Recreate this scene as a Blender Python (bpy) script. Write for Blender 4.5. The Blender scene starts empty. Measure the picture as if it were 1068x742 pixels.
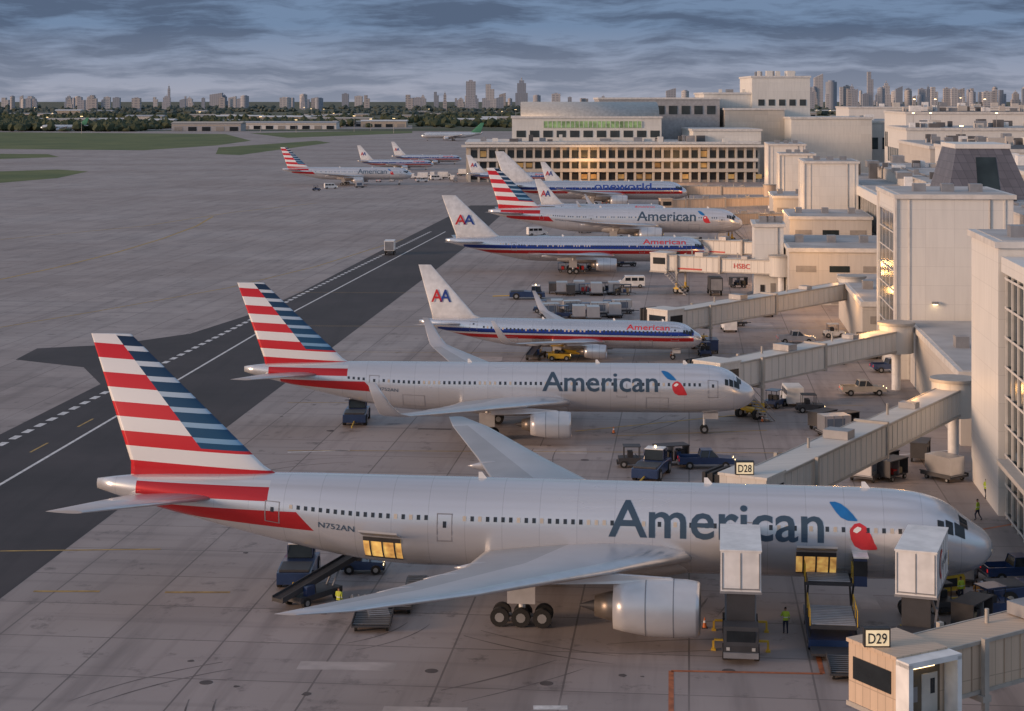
import bpy, bmesh, math, random
from mathutils import Vector, Matrix
random.seed(7)
F=1850.; H=35.5
def G(u,v):
    k=H/(v-105.); return ((u-534.)*k, F*k)
sc=bpy.context.scene
# ---------------------------------------------------------------- materials
class NT:
    def __init__(s,mat):
        s.t=mat.node_tree; s.n=s.t.nodes; s.l=s.t.links
    def new(s,ty): return s.n.new(ty)
    def lk(s,a,b):
        if hasattr(a,'is_output') or hasattr(a,'links'): s.l.new(a,b)
        else: b.default_value=a
    def math(s,op,a,b=0.0,c=None):
        n=s.new('ShaderNodeMath'); n.operation=op
        s.lk(a,n.inputs[0]); s.lk(b,n.inputs[1])
        if c is not None: s.lk(c,n.inputs[2])
        return n.outputs[0]
    def gt(s,a,b): return s.math('GREATER_THAN',a,b)
    def lt(s,a,b): return s.math('LESS_THAN',a,b)
    def mul(s,a,b): return s.math('MULTIPLY',a,b)
    def rng(s,v,a,b): return s.mul(s.gt(v,a),s.lt(v,b))
    def mix(s,f,a,b,mode='MIX'):
        n=s.new('ShaderNodeMix'); n.data_type='RGBA'; n.blend_type=mode
        s.lk(f,n.inputs[0])
        for v,i in ((a,6),(b,7)):
            if isinstance(v,(tuple,list)): n.inputs[i].default_value=(v[0],v[1],v[2],1)
            else: s.l.new(v,n.inputs[i])
        return n.outputs[2]
    def coord(s):
        n=s.new('ShaderNodeTexCoord'); return n.outputs['Object']
    def xyz(s,v):
        n=s.new('ShaderNodeSeparateXYZ'); s.l.new(v,n.inputs[0]); return n.outputs
    def comb(s,x,y,z):
        n=s.new('ShaderNodeCombineXYZ')
        for i,v in enumerate((x,y,z)): s.lk(v,n.inputs[i])
        return n.outputs[0]
    def noise(s,vec,scale,detail=3,rough=.6):
        n=s.new('ShaderNodeTexNoise'); s.l.new(vec,n.inputs['Vector'])
        n.inputs['Scale'].default_value=scale; n.inputs['Detail'].default_value=detail
        n.inputs['Roughness'].default_value=rough
        return n.outputs[0]
    def mr(s,v,a,b,c=0.,d=1.):
        n=s.new('ShaderNodeMapRange'); s.l.new(v,n.inputs[0])
        for i,k in enumerate((a,b,c,d)): n.inputs[i+1].default_value=k
        return n.outputs[0]
def base_mat(name,rough=.6,metal=0.):
    m=bpy.data.materials.new(name); m.use_nodes=True
    p=m.node_tree.nodes['Principled BSDF']
    p.inputs['Roughness'].default_value=rough; p.inputs['Metallic'].default_value=metal
    return m,p,NT(m)
_mc={}
def M(name,col=(.5,.5,.5),rough=.6,metal=0.,var=.12,scale=.8,emit=0.,coat=0):
    if name in _mc: return _mc[name]
    m,p,n=base_mat(name,rough,metal)
    v=n.coord(); f=n.mr(n.noise(v,scale,2),.32,.68)
    c=n.mix(f,tuple(x*(1-var) for x in col),tuple(min(1,x*(1+var)) for x in col))
    n.l.new(c,p.inputs['Base Color'])
    if emit:
        n.l.new(c,p.inputs['Emission Color']); p.inputs['Emission Strength'].default_value=emit
        try: m.cycles.emission_sampling='NONE'
        except Exception: pass
    if coat: p.inputs['Coat Weight'].default_value=coat
    _mc[name]=m; return m
def panel_mat(name,col,w,h,line=.6,rough=.6,var=.05,mortar=.03,streak=.22):
    if name in _mc: return _mc[name]
    m,p,n=base_mat(name,rough)
    v=n.coord(); s=n.xyz(v)
    vec=n.comb(n.math('ADD',s[0],s[1]),s[2],0.)
    b=n.new('ShaderNodeTexBrick'); n.l.new(vec,b.inputs['Vector'])
    b.offset=0.; b.inputs['Scale'].default_value=1.
    b.inputs['Brick Width'].default_value=w; b.inputs['Row Height'].default_value=h
    b.inputs['Mortar Size'].default_value=mortar; b.inputs['Mortar Smooth'].default_value=.1
    b.inputs['Color1'].default_value=(*[c*(1-var) for c in col],1)
    b.inputs['Color2'].default_value=(*[c*(1+var) for c in col],1)
    b.inputs['Mortar'].default_value=(*[c*line for c in col],1)
    st=n.noise(n.comb(n.mul(n.math('ADD',s[0],s[1]),1.2),n.mul(s[2],.12),0.),1.2,3)
    c=n.mix(n.mr(st,.4,.75,0,streak),b.outputs[0],tuple(x*.5 for x in col))
    n.l.new(c,p.inputs['Base Color']); _mc[name]=m; return m
# ---------------------------------------------------------------- mesh builder
class MB:
    def __init__(s): s.v=[];s.f=[];s.m=[];s.sm=[];s.ms=[]
    def mi(s,mat):
        if mat not in s.ms: s.ms.append(mat)
        return s.ms.index(mat)
    def add(s,vs,fs,mat,smooth=False):
        o=len(s.v); s.v+= [tuple(v) for v in vs]; k=s.mi(mat)
        for f in fs: s.f.append([i+o for i in f]); s.m.append(k); s.sm.append(smooth)
    def hexa(s,p,mat):
        s.add(p,[(3,2,1,0),(4,5,6,7),(0,1,5,4),(1,2,6,5),(2,3,7,6),(3,0,4,7)],mat)
    def box(s,x0,x1,y0,y1,z0,z1,mat):
        s.hexa([(x0,y0,z0),(x1,y0,z0),(x1,y1,z0),(x0,y1,z0),(x0,y0,z1),(x1,y0,z1),(x1,y1,z1),(x0,y1,z1)],mat)
    def cbox(s,c,sz,mat,rot=0.,pitch=0.):
        R=Matrix.Rotation(rot,3,'Z')@Matrix.Rotation(pitch,3,'Y'); a,b,d=[q/2 for q in sz]; C=Vector(c)
        pts=[(-a,-b,-d),(a,-b,-d),(a,b,-d),(-a,b,-d),(-a,-b,d),(a,-b,d),(a,b,d),(-a,b,d)]
        s.hexa([tuple(C+R@Vector(p)) for p in pts],mat)
    def cyl(s,p0,p1,r0,mat,r1=None,n=14,smooth=True):
        r1=r0 if r1 is None else r1
        p0=Vector(p0);p1=Vector(p1);d=(p1-p0).normalized()
        a=d.orthogonal().normalized(); b=d.cross(a)
        vs=[];
        for p,r in((p0,r0),(p1,r1)):
            for i in range(n):
                t=2*math.pi*i/n; vs.append(p+(a*math.cos(t)+b*math.sin(t))*r)
        s.add(vs,[(i,(i+1)%n,n+(i+1)%n,n+i) for i in range(n)],mat,smooth)
        s.add(vs[:n],[tuple(reversed(range(n)))],mat); s.add(vs[n:],[tuple(range(n))],mat)
    def prism(s,prof,y0,y1,mat,y0t=None,y1t=None):
        n=len(prof); zs=[p[1] for p in prof]; lo=min(zs);hi=max(zs)
        def yy(z,a,b): return a+(b-a)*(z-lo)/(hi-lo)
        A=[(p[0],yy(p[1],y0,y0 if y0t is None else y0t),p[1]) for p in prof]
        B=[(p[0],yy(p[1],y1,y1 if y1t is None else y1t),p[1]) for p in prof]
        s.add(A+B,[tuple(range(n)),tuple(reversed(range(n,2*n)))]+[((i+1)%n,i,n+i,n+(i+1)%n) for i in range(n)],mat)
    def loft(s,rings,mat,closed=True,caps=True,smooth=True,matf=None):
        n=len(rings[0]); vs=[v for r in rings for v in r]; o=len(s.v); s.v+=[tuple(v) for v in vs]
        for i in range(len(rings)-1):
            for j in range(n if closed else n-1):
                k=(j+1)%n
                s.f.append([o+i*n+j,o+i*n+k,o+(i+1)*n+k,o+(i+1)*n+j])
                s.m.append(s.mi(matf(i,j) if matf else mat)); s.sm.append(smooth)
        if caps:
            for r in (0,len(rings)-1):
                s.f.append([o+r*n+j for j in range(n)]); s.m.append(s.mi(mat)); s.sm.append(False)
    def wheel(s,x,y,r,w,z=None):
        z=r if z is None else z
        s.cyl((x,y-w/2,z),(x,y+w/2,z),r,TYRE,n=16); s.cyl((x,y-w/2-.01,z),(x,y+w/2+.01,z),r*.5,HUB,n=10)
    def build(s,name,loc=(0,0,0),rot=0.,parent=None,bevel=0.):
        me=bpy.data.meshes.new(name); me.from_pydata(s.v,[],s.f)
        for m in s.ms: me.materials.append(m)
        me.polygons.foreach_set('material_index',s.m); me.polygons.foreach_set('use_smooth',s.sm)
        bm=bmesh.new(); bm.from_mesh(me); bmesh.ops.recalc_face_normals(bm,faces=bm.faces); bm.to_mesh(me); bm.free()
        o=bpy.data.objects.new(name,me); sc.collection.objects.link(o)
        o.location=loc; o.rotation_euler=(0,0,rot)
        if parent: o.parent=parent
        if bevel:
            b=o.modifiers.new('Bevel','BEVEL'); b.width=bevel; b.segments=2; b.limit_method='ANGLE'; b.angle_limit=math.radians(50)
        return o
def empty(name,loc,rot=0.):
    e=bpy.data.objects.new(name,None); sc.collection.objects.link(e); e.location=loc; e.rotation_euler=(0,0,rot); e.empty_display_size=1; return e
TYRE=M('tyre_rubber',(.02,.02,.02),.85); HUB=M('wheel_hub',(.35,.35,.35),.5,.4)
GLASS=M('dark_glass',(.02,.025,.03),.12,0,.2); WHITE=M('white_paint',(.78,.78,.77),.45); BLACK=M('black_parts',(.025,.025,.028),.6)
STEEL=M('steel',(.34,.34,.35),.45,.5); DKSTEEL=M('dark_steel',(.07,.07,.075),.55,.3); BLUE=M('navy_paint',(.02,.045,.12),.35,coat=.4)
YEL=M('yellow_paint',(.62,.4,.04),.5); RED=M('red_paint',(.5,.03,.03),.45); ALU=M('bare_metal',(.66,.66,.67),.3,.75,.06)
LAMPW=M('lit_lamp',(1,.72,.38),.5,0,.05,emit=5.); LAMPR=M('tail_light',(.6,.02,.02),.4,emit=.6)
ORANGEGLOW=M('lit_interior',(.9,.42,.12),.6,0,.5,1.1,emit=.5)
TINTEXT=M('lettering_slate',(.04,.075,.12),.4,0,.05)
LETRED=M('lettering_red',(.55,.03,.04),.4); LETBLUE=M('lettering_blue',(.02,.06,.3),.4); LOGOBLUE=M('emblem_blue',(.01,.15,.42),.45); DOCK=M('dock_door',(.3,.28,.26))
WINMAT=M('cabin_window',(.03,.035,.045),.2,0,.3,3.); DOORLINE=M('door_outline',(.2,.2,.22),.5)
# ---------------------------------------------------------------- text
_tc={}
def textmesh(txt,offset=.012,cuts=10):
    if txt in _tc: return _tc[txt]
    c=bpy.data.curves.new('t','FONT'); c.body=txt; c.resolution_u=3; c.offset=offset
    o=bpy.data.objects.new('t',c); sc.collection.objects.link(o)
    dg=bpy.context.evaluated_depsgraph_get(); me=bpy.data.meshes.new_from_object(o.evaluated_get(dg))
    bpy.data.objects.remove(o); bm=bmesh.new(); bm.from_mesh(me)
    bmesh.ops.triangulate(bm,faces=bm.faces)
    xs=[v.co.x for v in bm.verts]; ys=[v.co.y for v in bm.verts]
    x0,x1,y1=min(xs),max(xs),max(ys)
    for i in range(1,cuts):
        bmesh.ops.bisect_plane(bm,geom=bm.verts[:]+bm.edges[:]+bm.faces[:],plane_co=(0,y1*i/cuts,0),plane_no=(0,1,0))
    bm.verts.index_update()
    r=([((v.co.x-x0)/(x1-x0),v.co.y/y1) for v in bm.verts],[[v.index for v in f.verts] for f in bm.faces])
    bm.free(); _tc[txt]=r; return r
# ---------------------------------------------------------------- airliner
def pchip(xs,ys):
    n=len(xs); h=[xs[i+1]-xs[i] for i in range(n-1)]; d=[(ys[i+1]-ys[i])/h[i] for i in range(n-1)]
    m=[d[0]]+[0 if d[i-1]*d[i]<=0 else 2*d[i-1]*d[i]/(d[i-1]+d[i]) for i in range(1,n-1)]+[d[-1]]
    def f(x):
        x=max(xs[0],min(xs[-1],x)); i=0
        while i<n-2 and x>xs[i+1]: i+=1
        t=(x-xs[i])/h[i]; a=2*t**3-3*t*t+1;b=t**3-2*t*t+t;c=-2*t**3+3*t*t;e=t**3-t*t
        return a*ys[i]+b*h[i]*m[i]+c*ys[i+1]+e*h[i]*m[i+1]
    return f
NOSE=[(0,-.24,-.24,0),(.012,-.12,-.36,.13),(.04,0,-.46,.24),(.1,.14,-.6,.38),(.22,.3,-.74,.55),(.34,.47,-.83,.67),(.46,.66,-.88,.76),(.62,.82,-.92,.84),(.85,.93,-.96,.92),(1.15,.985,-.99,.98),(1.5,1,-1,1)]
TAIL=[(0,1,-1,1),(.15,1,-.93,.985),(.3,1,-.75,.93),(.45,.99,-.51,.84),(.6,.97,-.25,.70),(.75,.93,.03,.52),(.9,.86,.3,.29),(1,.76,.52,.07)]
TYPES={
'wide':dict(L=63.7,D=6.2,zc=5.6,wing=[(0,18.5,16.5,4.0,.13,0),(3.0,20.6,14.2,4.2,.13,0),(10,25.5,9.6,4.95,.11,0),(20,32.8,5.8,6.0,.1,0),(28,38.7,3.2,7.1,.09,0),(30.4,41.3,1.3,7.5,.08,0)],
  ht=[(0,53.2,7.6,6.9),(10.8,60.8,2.6,8.0)],fin=[(7.9,49.2,12),(9.2,51.3,9.9),(18.5,61.2,3.0)],eng=(9.6,19.8,1.85,5.6,2.65),mg=(31.9,5.4,3,.64),ng=(5.9,.5),doors=[5.2,16.5,37.6,50],wm=(26.2,14.6,2.55)),
'mid':dict(L=54.9,D=5.2,zc=4.8,wing=[(0,17.8,13.5,3.4,.13,0),(2.5,19.8,11.6,3.5,.13,0),(8,23.8,7.8,4.1,.11,0),(16,29.2,4.8,4.9,.1,0),(23.4,34.3,2.5,5.7,.09,0)],
  ht=[(0,45.5,6.8,6.0),(9.3,52.3,2.2,6.8)],fin=[(6.8,42.6,10),(7.7,44.2,8.6),(15.8,52.8,2.9)],eng=(7.9,19.4,1.38,4.2,2.2),mg=(28.3,4.6,2,.58),ng=(5.4,.45),doors=[4.6,14.2,40.5],wm=(22.6,12.2,2.1)),
'narrow':dict(L=39.5,D=3.9,zc=3.3,wing=[(0,12,8.5,2.3,.13,0),(1.8,13.2,7.3,2.4,.13,0),(5.5,15.8,4.9,2.8,.11,0),(16.8,22.8,1.7,4.0,.09,0)],
  ht=[(0,32.5,4.8,4.3),(7.2,37.2,1.6,5.0)],fin=[(4.9,29.6,8),(5.6,31.6,6.1),(12.5,37.8,1.8)],eng=(4.8,12.6,1.0,3.0,1.5),mg=(19.6,2.9,1,.56),ng=(4.0,.35),doors=[3.6,31.5],wm=(16.5,8.2,1.45))}
def fus_mat(kind,livery,p):
    key='fuselage_paint_%s_%s'%(kind,livery)
    if key in _mc: return _mc[key]
    polished=livery in('classic','alliance')
    m,pr,n=base_mat(key,.28 if polished else .27,.75 if polished else .5)
    R=p['D']/2;zc=p['zc'];L=p['L'];k=L/63.7
    v=n.coord(); x,y,z=n.xyz(v)
    f=n.mr(n.noise(n.comb(n.mul(x,.12),y,z),.5,2),.3,.7)
    if livery=='plain': a,b=(.72,.72,.72),(.8,.8,.8)
    elif polished: a,b=(.66,.67,.70),(.75,.76,.79)
    else: a,b=(.63,.645,.68),(.68,.695,.725)
    c=n.mix(f,a,b)
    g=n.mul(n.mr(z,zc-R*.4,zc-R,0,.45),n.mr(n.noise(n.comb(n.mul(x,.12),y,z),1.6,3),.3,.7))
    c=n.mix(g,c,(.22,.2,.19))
    fr=n.math('FRACT',n.mul(n.math('ADD',x,200.),1/2.6)); pl=n.lt(fr,.02)
    c=n.mix(n.mul(pl,.22),c,(.15,.15,.16))
    pv=n.math('FRACT',n.mul(n.math('SINE',n.math('FLOOR',n.mul(n.math('ADD',x,200.),1/2.6))),43.7)); c=n.mix(n.mul(pv,.06),c,(.3,.3,.32))
    if livery=='flag':
        red=(.55,.025,.03)
        lo=n.math('ADD',n.mul(n.math('ADD',x,48*k),-.05),zc-.1*R)
        up=zc+.30*R
        m1=n.mul(n.mul(n.gt(z,lo),n.lt(z,up)),n.mul(n.gt(x,-59*k),n.lt(x,n.math('ADD',n.mul(n.math('SUBTRACT',z,zc),-1.0),-47.3*k))))
        c=n.mix(m1,c,red)
        m2=n.mul(n.rng(z,zc+.50*R,zc+.78*R),n.rng(x,-60.5*k,-50.4*k)); c=n.mix(m2,c,red)
        m3=n.mul(n.rng(z,zc+.78*R,zc+.9*R),n.rng(x,-60.5*k,-50.4*k)); c=n.mix(m3,c,(.75,.75,.75))
    if polished:
        inx=n.rng(x,-L*.93,-.28*p['D'])
        for a0,b0,cc in((.06,.34,(.02,.05,.26)),(-.06,.06,(.78,.78,.78)),(-.32,-.06,(.55,.03,.03))):
            c=n.mix(n.mul(inx,n.rng(z,zc+a0*R,zc+b0*R)),c,cc)
    n.l.new(c,pr.inputs['Base Color']); pr.inputs['Coat Weight'].default_value=.3
    r=n.mr(f,0,1,.22,.28); n.l.new(r,pr.inputs['Roughness'])
    _mc[key]=m; return m
def fin_mat(kind,livery,p):
    key='fin_paint_%s_%s'%(kind,livery)
    if key in _mc: return _mc[key]
    if livery=='plain': return M('fin_green',(.1,.3,.16),.4)
    if livery!='flag': return M('fin_grey_metal',(.7,.7,.7),.4,.15)
    m,pr,n=base_mat(key,.38,.05)
    z0,z1=p['fin'][1][0],p['fin'][-1][0]; hh=z1-z0
    xt=-(p['fin'][-1][1]+p['fin'][-1][2]*.45); xb=-(p['fin'][1][1]+p['fin'][1][2]*.36)
    x,y,z=n.xyz(n.coord())
    zz=n.math('ADD',z,n.mul(n.math('ADD',x,p['L']*.9),.05))
    t=n.mul(n.math('SUBTRACT',zz,z0),1/hh)
    red=n.lt(n.math('FRACT',n.math('ADD',n.mul(t,4.45),.52)),.5)
    aft=n.mix(red,(.8,.8,.8),(.6,.02,.03))
    bl=n.lt(n.math('FRACT',n.math('ADD',n.mul(t,8.9),.1)),.66)
    shade=n.mix(n.mr(t,.1,1.0),(.008,.075,.17),(.012,.03,.07))
    sil=n.mix(n.mr(t,.1,.9),(.14,.34,.55),(.62,.67,.72))
    fore=n.mix(bl,sil,shade)
    xd=n.math('ADD',xb,n.mul(t,xt-xb))
    c=n.mix(n.mul(n.gt(x,xd),n.gt(t,.13)),aft,fore)
    n.l.new(c,pr.inputs['Base Color']); _mc[key]=m; return m
def foil(n=9):
    xs=[.5*(1-math.cos(math.pi*i/n)) for i in range(n+1)]
    th=lambda x:5*(.2969*math.sqrt(x)-.126*x-.3516*x*x+.2843*x**3-.1015*x**4)
    up=[(x,th(x)) for x in reversed(xs)]; lo=[(x,-th(x)*.8) for x in xs[1:-1]]
    return up+lo
FOIL=foil()
def airliner(kind,livery,nx,ny,yaw,winglets=False,detail=True,text=None,lit=False):
    p=TYPES[kind]; L,D,zc=p['L'],p['D'],p['zc']; R=D/2; k=L/63.7
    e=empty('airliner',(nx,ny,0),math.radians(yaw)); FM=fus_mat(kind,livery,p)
    xs=[a[0]*D for a in NOSE]; T0=L-3.9*D; xs+=[T0+a[0]*3.9*D for a in TAIL]
    st=NOSE+TAIL; fz=pchip(xs,[a[1]*R+zc for a in st]); fb=pchip(xs,[a[2]*R+zc for a in st]); fw=pchip(xs,[a[3]*R for a in st])
    def surf(s_,phi,side,off=0.):
        t,b,w=fz(s_),fb(s_),fw(s_); return (-s_,side*(w+off)*math.cos(phi),(t+b)/2+((t-b)/2+off)*math.sin(phi))
    ss=[1.6*D*(i/22)**2 for i in range(23)]+[1.6*D+(T0-1.6*D)*i/6 for i in range(1,7)]+[T0+3.9*D*i/18 for i in range(1,19)]
    mb=MB(); N=56
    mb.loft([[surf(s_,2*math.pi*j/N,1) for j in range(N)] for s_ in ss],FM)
    w0,w1=p['wing'][1][1]-2.5*k,p['wing'][1][1]+p['wing'][1][2]+3*k
    rings=[]
    for i in range(13):
        t=i/12; s_=w0+(w1-w0)*t; q=max(.02,math.sin(math.pi*t))**.5
        rings.append([(-s_,R*1.08*q*math.cos(2*math.pi*j/24),zc-R*.62+R*.56*q*math.sin(2*math.pi*j/24)) for j in range(24)])
    mb.loft(rings,M('fairing_grey',(.46,.46,.47),.45))
    for s_ in (.13*L,.3*L,.55*L): mb.hexa([(-s_,-.05,zc+R-.02),(-s_-.6*k,-.05,zc+R-.02),(-s_-.6*k,.05,zc+R-.02),(-s_,.05,zc+R-.02),(-s_-.35*k,-.02,zc+R+.42*k),(-s_-.6*k,-.02,zc+R+.42*k),(-s_-.6*k,.02,zc+R+.42*k),(-s_-.35*k,.02,zc+R+.42*k)],WHITE)
    mb.build('fuselage',parent=e)
    wb=MB()
    def patch(s0,s1,p0,p1,side,mat,off=.015,nx_=2,ny_=3):
        vs=[surf(s0+(s1-s0)*i/nx_,math.radians(p0+(p1-p0)*j/ny_),side,off) for i in range(nx_+1) for j in range(ny_+1)]
        m_=ny_+1; wb.add(vs,[(i*m_+j,i*m_+j+1,(i+1)*m_+j+1,(i+1)*m_+j) for i in range(nx_) for j in range(ny_)],mat,True)
    SHADE=M('cabin_window_shade_down',(.5,.45,.38),.5)
    for side in(-1,1):
        s_=D*1.05
        while s_<L-D*2.15:
            if all(abs(s_-d)>.95 for d in p['doors']):
                patch(s_-.12,s_+.12,13,13+.34/R*57.3,side,SHADE if random.random()<.3 else WINMAT,nx_=1,ny_=2)
            s_+=.54
        for d in p['doors']:
            a0,a1=-14,-14+1.95/R*57.3
            for q in((d-.55,d-.48,a0,a1),(d+.48,d+.55,a0,a1),(d-.48,d+.48,a1-1.3,a1),(d-.48,d+.48,a0,a0+1.3)): patch(*q,side,DOORLINE)
            patch(d-.12,d+.12,a1-18,a1-10,side,WINMAT,nx_=1)
        for a in((.30,.39,44,70),(.34,.45,22,44),(.47,.55,20,41),(.57,.64,20,37)):
            patch(a[0]*D,a[1]*D,a[2],a[3],side,GLASS,off=.03)
        if detail:
            for cs,ww in ((.19*L,2.7*k),(.66*L,2.7*k)):
                if lit and side==-1:
                    patch(cs-ww/2,cs+ww/2,-48,-14,side,ORANGEGLOW,off=.02,ny_=6)
                    for a_ in (.18,.5,.82): patch(cs-ww/2+ww*a_-.06,cs-ww/2+ww*a_+.06,-48,-14,side,DKSTEEL,off=.05,ny_=6)
                    patch(cs-ww/2,cs+ww/2,-50,-47,side,DKSTEEL,off=.06); patch(cs-ww/2,cs+ww/2,-19,-13,side,DKSTEEL,off=.05)
                    q=[surf(cs-ww/2,math.radians(-11),side,.06),surf(cs+ww/2,math.radians(-11),side,.06)]
                    wb.hexa([(q[0][0],q[0][1],q[0][2]),(q[1][0],q[1][1],q[1][2]),(q[1][0],q[1][1]-1.5,q[1][2]+.55),(q[0][0],q[0][1]-1.5,q[0][2]+.55)]+
                            [(q[0][0],q[0][1],q[0][2]+.14),(q[1][0],q[1][1],q[1][2]+.14),(q[1][0],q[1][1]-1.5,q[1][2]+.69),(q[0][0],q[0][1]-1.5,q[0][2]+.69)],M('fairing_grey'))
                else:
                    for z_ in((cs-ww/2,cs-ww/2+.06,-48,-14),(cs+ww/2,cs+ww/2+.06,-48,-14),(cs-ww/2,cs+ww/2,-15,-14),(cs-ww/2,cs+ww/2,-48,-47)): patch(*z_,side,DOORLINE)
    wb.build('cabin_windows_and_doors',parent=e)
    for side,nm in((1,'wing_left'),(-1,'wing_right')):
        W=MB(); secs=list(p['wing'])
        if winglets:
            y,x,c,z,t,_=secs[-1]; s2=k if kind!='narrow' else .8
            secs+= [(y+.7*s2,x+1.0*s2,c*.8,z+.35*s2,.08,.6),(y+1.3*s2,x+1.9*s2,c*.62,z+1.3*s2,.08,1.15),(y+1.9*s2,x+3.6*s2,c*.3,z+3.9*s2,.08,1.3)]
        rings=[]
        for y,x,c,z,t,a in secs:
            rings.append([(-(x+q[0]*c),side*(y-math.sin(a)*q[1]*t*c),z+math.cos(a)*q[1]*t*c) for q in FOIL])
        WM=M('wing_paint_grey',(.50,.51,.54),.33,.3,.06,.3)
        WF=M('wing_flap_grey',(.38,.39,.41),.42,.25,.08,.3)
        W.loft(rings,WM,matf=lambda i,j:ALU if 7<=j<=10 else (WF if (j<=3 and i<4) else WM))
        for fy in (.28,.44,.62):
            Y=secs[0][0]+p['wing'][-1][0]*fy
            ws=p['wing']
            for i in range(len(ws)-1):
                if ws[i][0]<=Y<=ws[i+1][0]:
                    t=(Y-ws[i][0])/(ws[i+1][0]-ws[i][0]); g=[ws[i][j]*(1-t)+ws[i+1][j]*t for j in range(6)]
            te=g[1]+g[2]; l=3.2*k*1.3; r_=.30*k
            W.loft([[(-(te-l*.75+l*i/8),side*(Y)+r_*max(.03,math.sin(math.pi*i/8))*math.cos(2*math.pi*j/10),g[3]-.28*k+1.5*r_*max(.03,math.sin(math.pi*i/8))*math.sin(2*math.pi*j/10)) for j in range(10)] for i in range(9)],WM)
        W.build(nm,parent=e)
        Hh=MB(); rings=[]
        for y,x,c,z in p['ht']: rings.append([(-(x+q[0]*c),side*y,z+q[1]*.09*c) for q in FOIL])
        Hh.loft(rings,WM,matf=lambda i,j:ALU if 7<=j<=10 else WM); Hh.build('horizontal_tail',parent=e)
        E=MB(); ey,ex,er,el,ez=p['eng']; cy=side*ey; NAC=M('nacelle_paint',(.66,.665,.68),.3,.3,.04) if livery!='classic' else ALU
        def rev(prof,mat,n=40): E.loft([[(-(ex+s_),cy+r*math.cos(2*math.pi*j/n),ez+r*math.sin(2*math.pi*j/n)) for j in range(n)] for s_,r in prof],mat,caps=False)
        rev([(.5*el*.2,.78*er),(.03*el,.80*er),(0,.86*er),(.02*el,.92*er),(.05*el,.945*er)],ALU)
        rev([(.05*el,.945*er),(.15*el,.99*er),(.35*el,1.0*er),(.6*el,.98*er),(.85*el,.87*er),(el,.77*er),(el,.73*er),(.9*el,.7*er)],NAC)
        for s_ in (.3,.62): rev([(s_*el,1.004*er if s_<.5 else .985*er),((s_+.01)*el,1.004*er if s_<.5 else .983*er)],DOORLINE)
        rev([(.9*el,.7*er),(.91*el,.3*er)],BLACK)
        rev([(.1*el,.78*er),(.2*el,.77*er),(.205*el,.03*er)],DKSTEEL); rev([(.2*el,.22*er),(.1*el,.03*er)],STEEL)
        rev([(.9*el,.58*er),(el*1.05,.5*er),(el*1.22,.36*er),(el*1.2,.3*er)],M('hot_section',(.25,.22,.19),.4,.7)); rev([(el*1.15,.28*er),(el*1.4,.04*er)],DKSTEEL)
        ws=p['wing']
        for i in range(len(ws)-1):
            if ws[i][0]<=ey<=ws[i+1][0]:
                t=(ey-ws[i][0])/(ws[i+1][0]-ws[i][0]); g=[ws[i][j]*(1-t)+ws[i+1][j]*t for j in range(6)]
        a=.22*k; x0=ex+.25*el; x2=g[1]+g[2]*.5
        E.hexa([(-x0,cy-a,ez+er*.9),(-x0,cy+a,ez+er*.9),(-x2,cy+a,ez+er*.7),(-x2,cy-a,ez+er*.7),(-x0-.5,cy-a*.6,ez+er*1.05),(-x0-.5,cy+a*.6,ez+er*1.05),(-x2,cy+a,g[3]),(-x2,cy-a,g[3])],NAC)
        E.build('engine',parent=e)
    Fn=MB(); Fn.loft([[(-(x+q[0]*c),q[1]*.09*c,z) for q in FOIL] for z,x,c in p['fin']],fin_mat(kind,livery,p)); Fn.build('tail_fin',parent=e)
    Gm=MB(); gx,gy,ax,wr=p['mg']
    for side in(-1,1):
        for a in range(ax):
            xo=-gx-(a-(ax-1)/2)*wr*2.25
            for o in(-.6*k,.6*k): Gm.wheel(xo,side*gy+o,wr,.42*k)
            Gm.cyl((xo,side*gy-.6*k,wr),(xo,side*gy+.6*k,wr),.12,STEEL,n=8)
        if ax>1: Gm.cyl((-gx+wr*(ax-1)*1.1,side*gy,wr),(-gx-wr*(ax-1)*1.1,side*gy,wr),.16,STEEL,n=8)
        Gm.cyl((-gx,side*gy,wr),(-gx,side*(gy-.2),zc-R*.6),.22*k,WHITE,n=12)
        Gm.cyl((-gx,side*gy,wr*2.2),(-gx+1.6*k,side*(gy-1.6*k),zc-R*.6),.1*k,STEEL,n=8)
        Gm.cbox((-gx,side*(gy+.5*k),wr*2+1.1*k),(1.9*k,.06,1.7*k),M('fairing_grey'))
    nxg,nwr=p['ng']
    for o in(-.32*k,.32*k): Gm.wheel(-nxg,o,nwr,.3*k)
    Gm.cyl((-nxg,-.4*k,nwr),(-nxg,.4*k,nwr),.08,STEEL,n=8); Gm.cyl((-nxg,0,nwr),(-nxg,0,zc-R*.9),.14*k,WHITE)
    for o in(-1,1): Gm.cbox((-nxg+.8*k,o*.55*k,zc-R*1.1),(1.8*k,.05,.8*k),M('fairing_grey'))
    Gm.build('landing_gear',parent=e)
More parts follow.
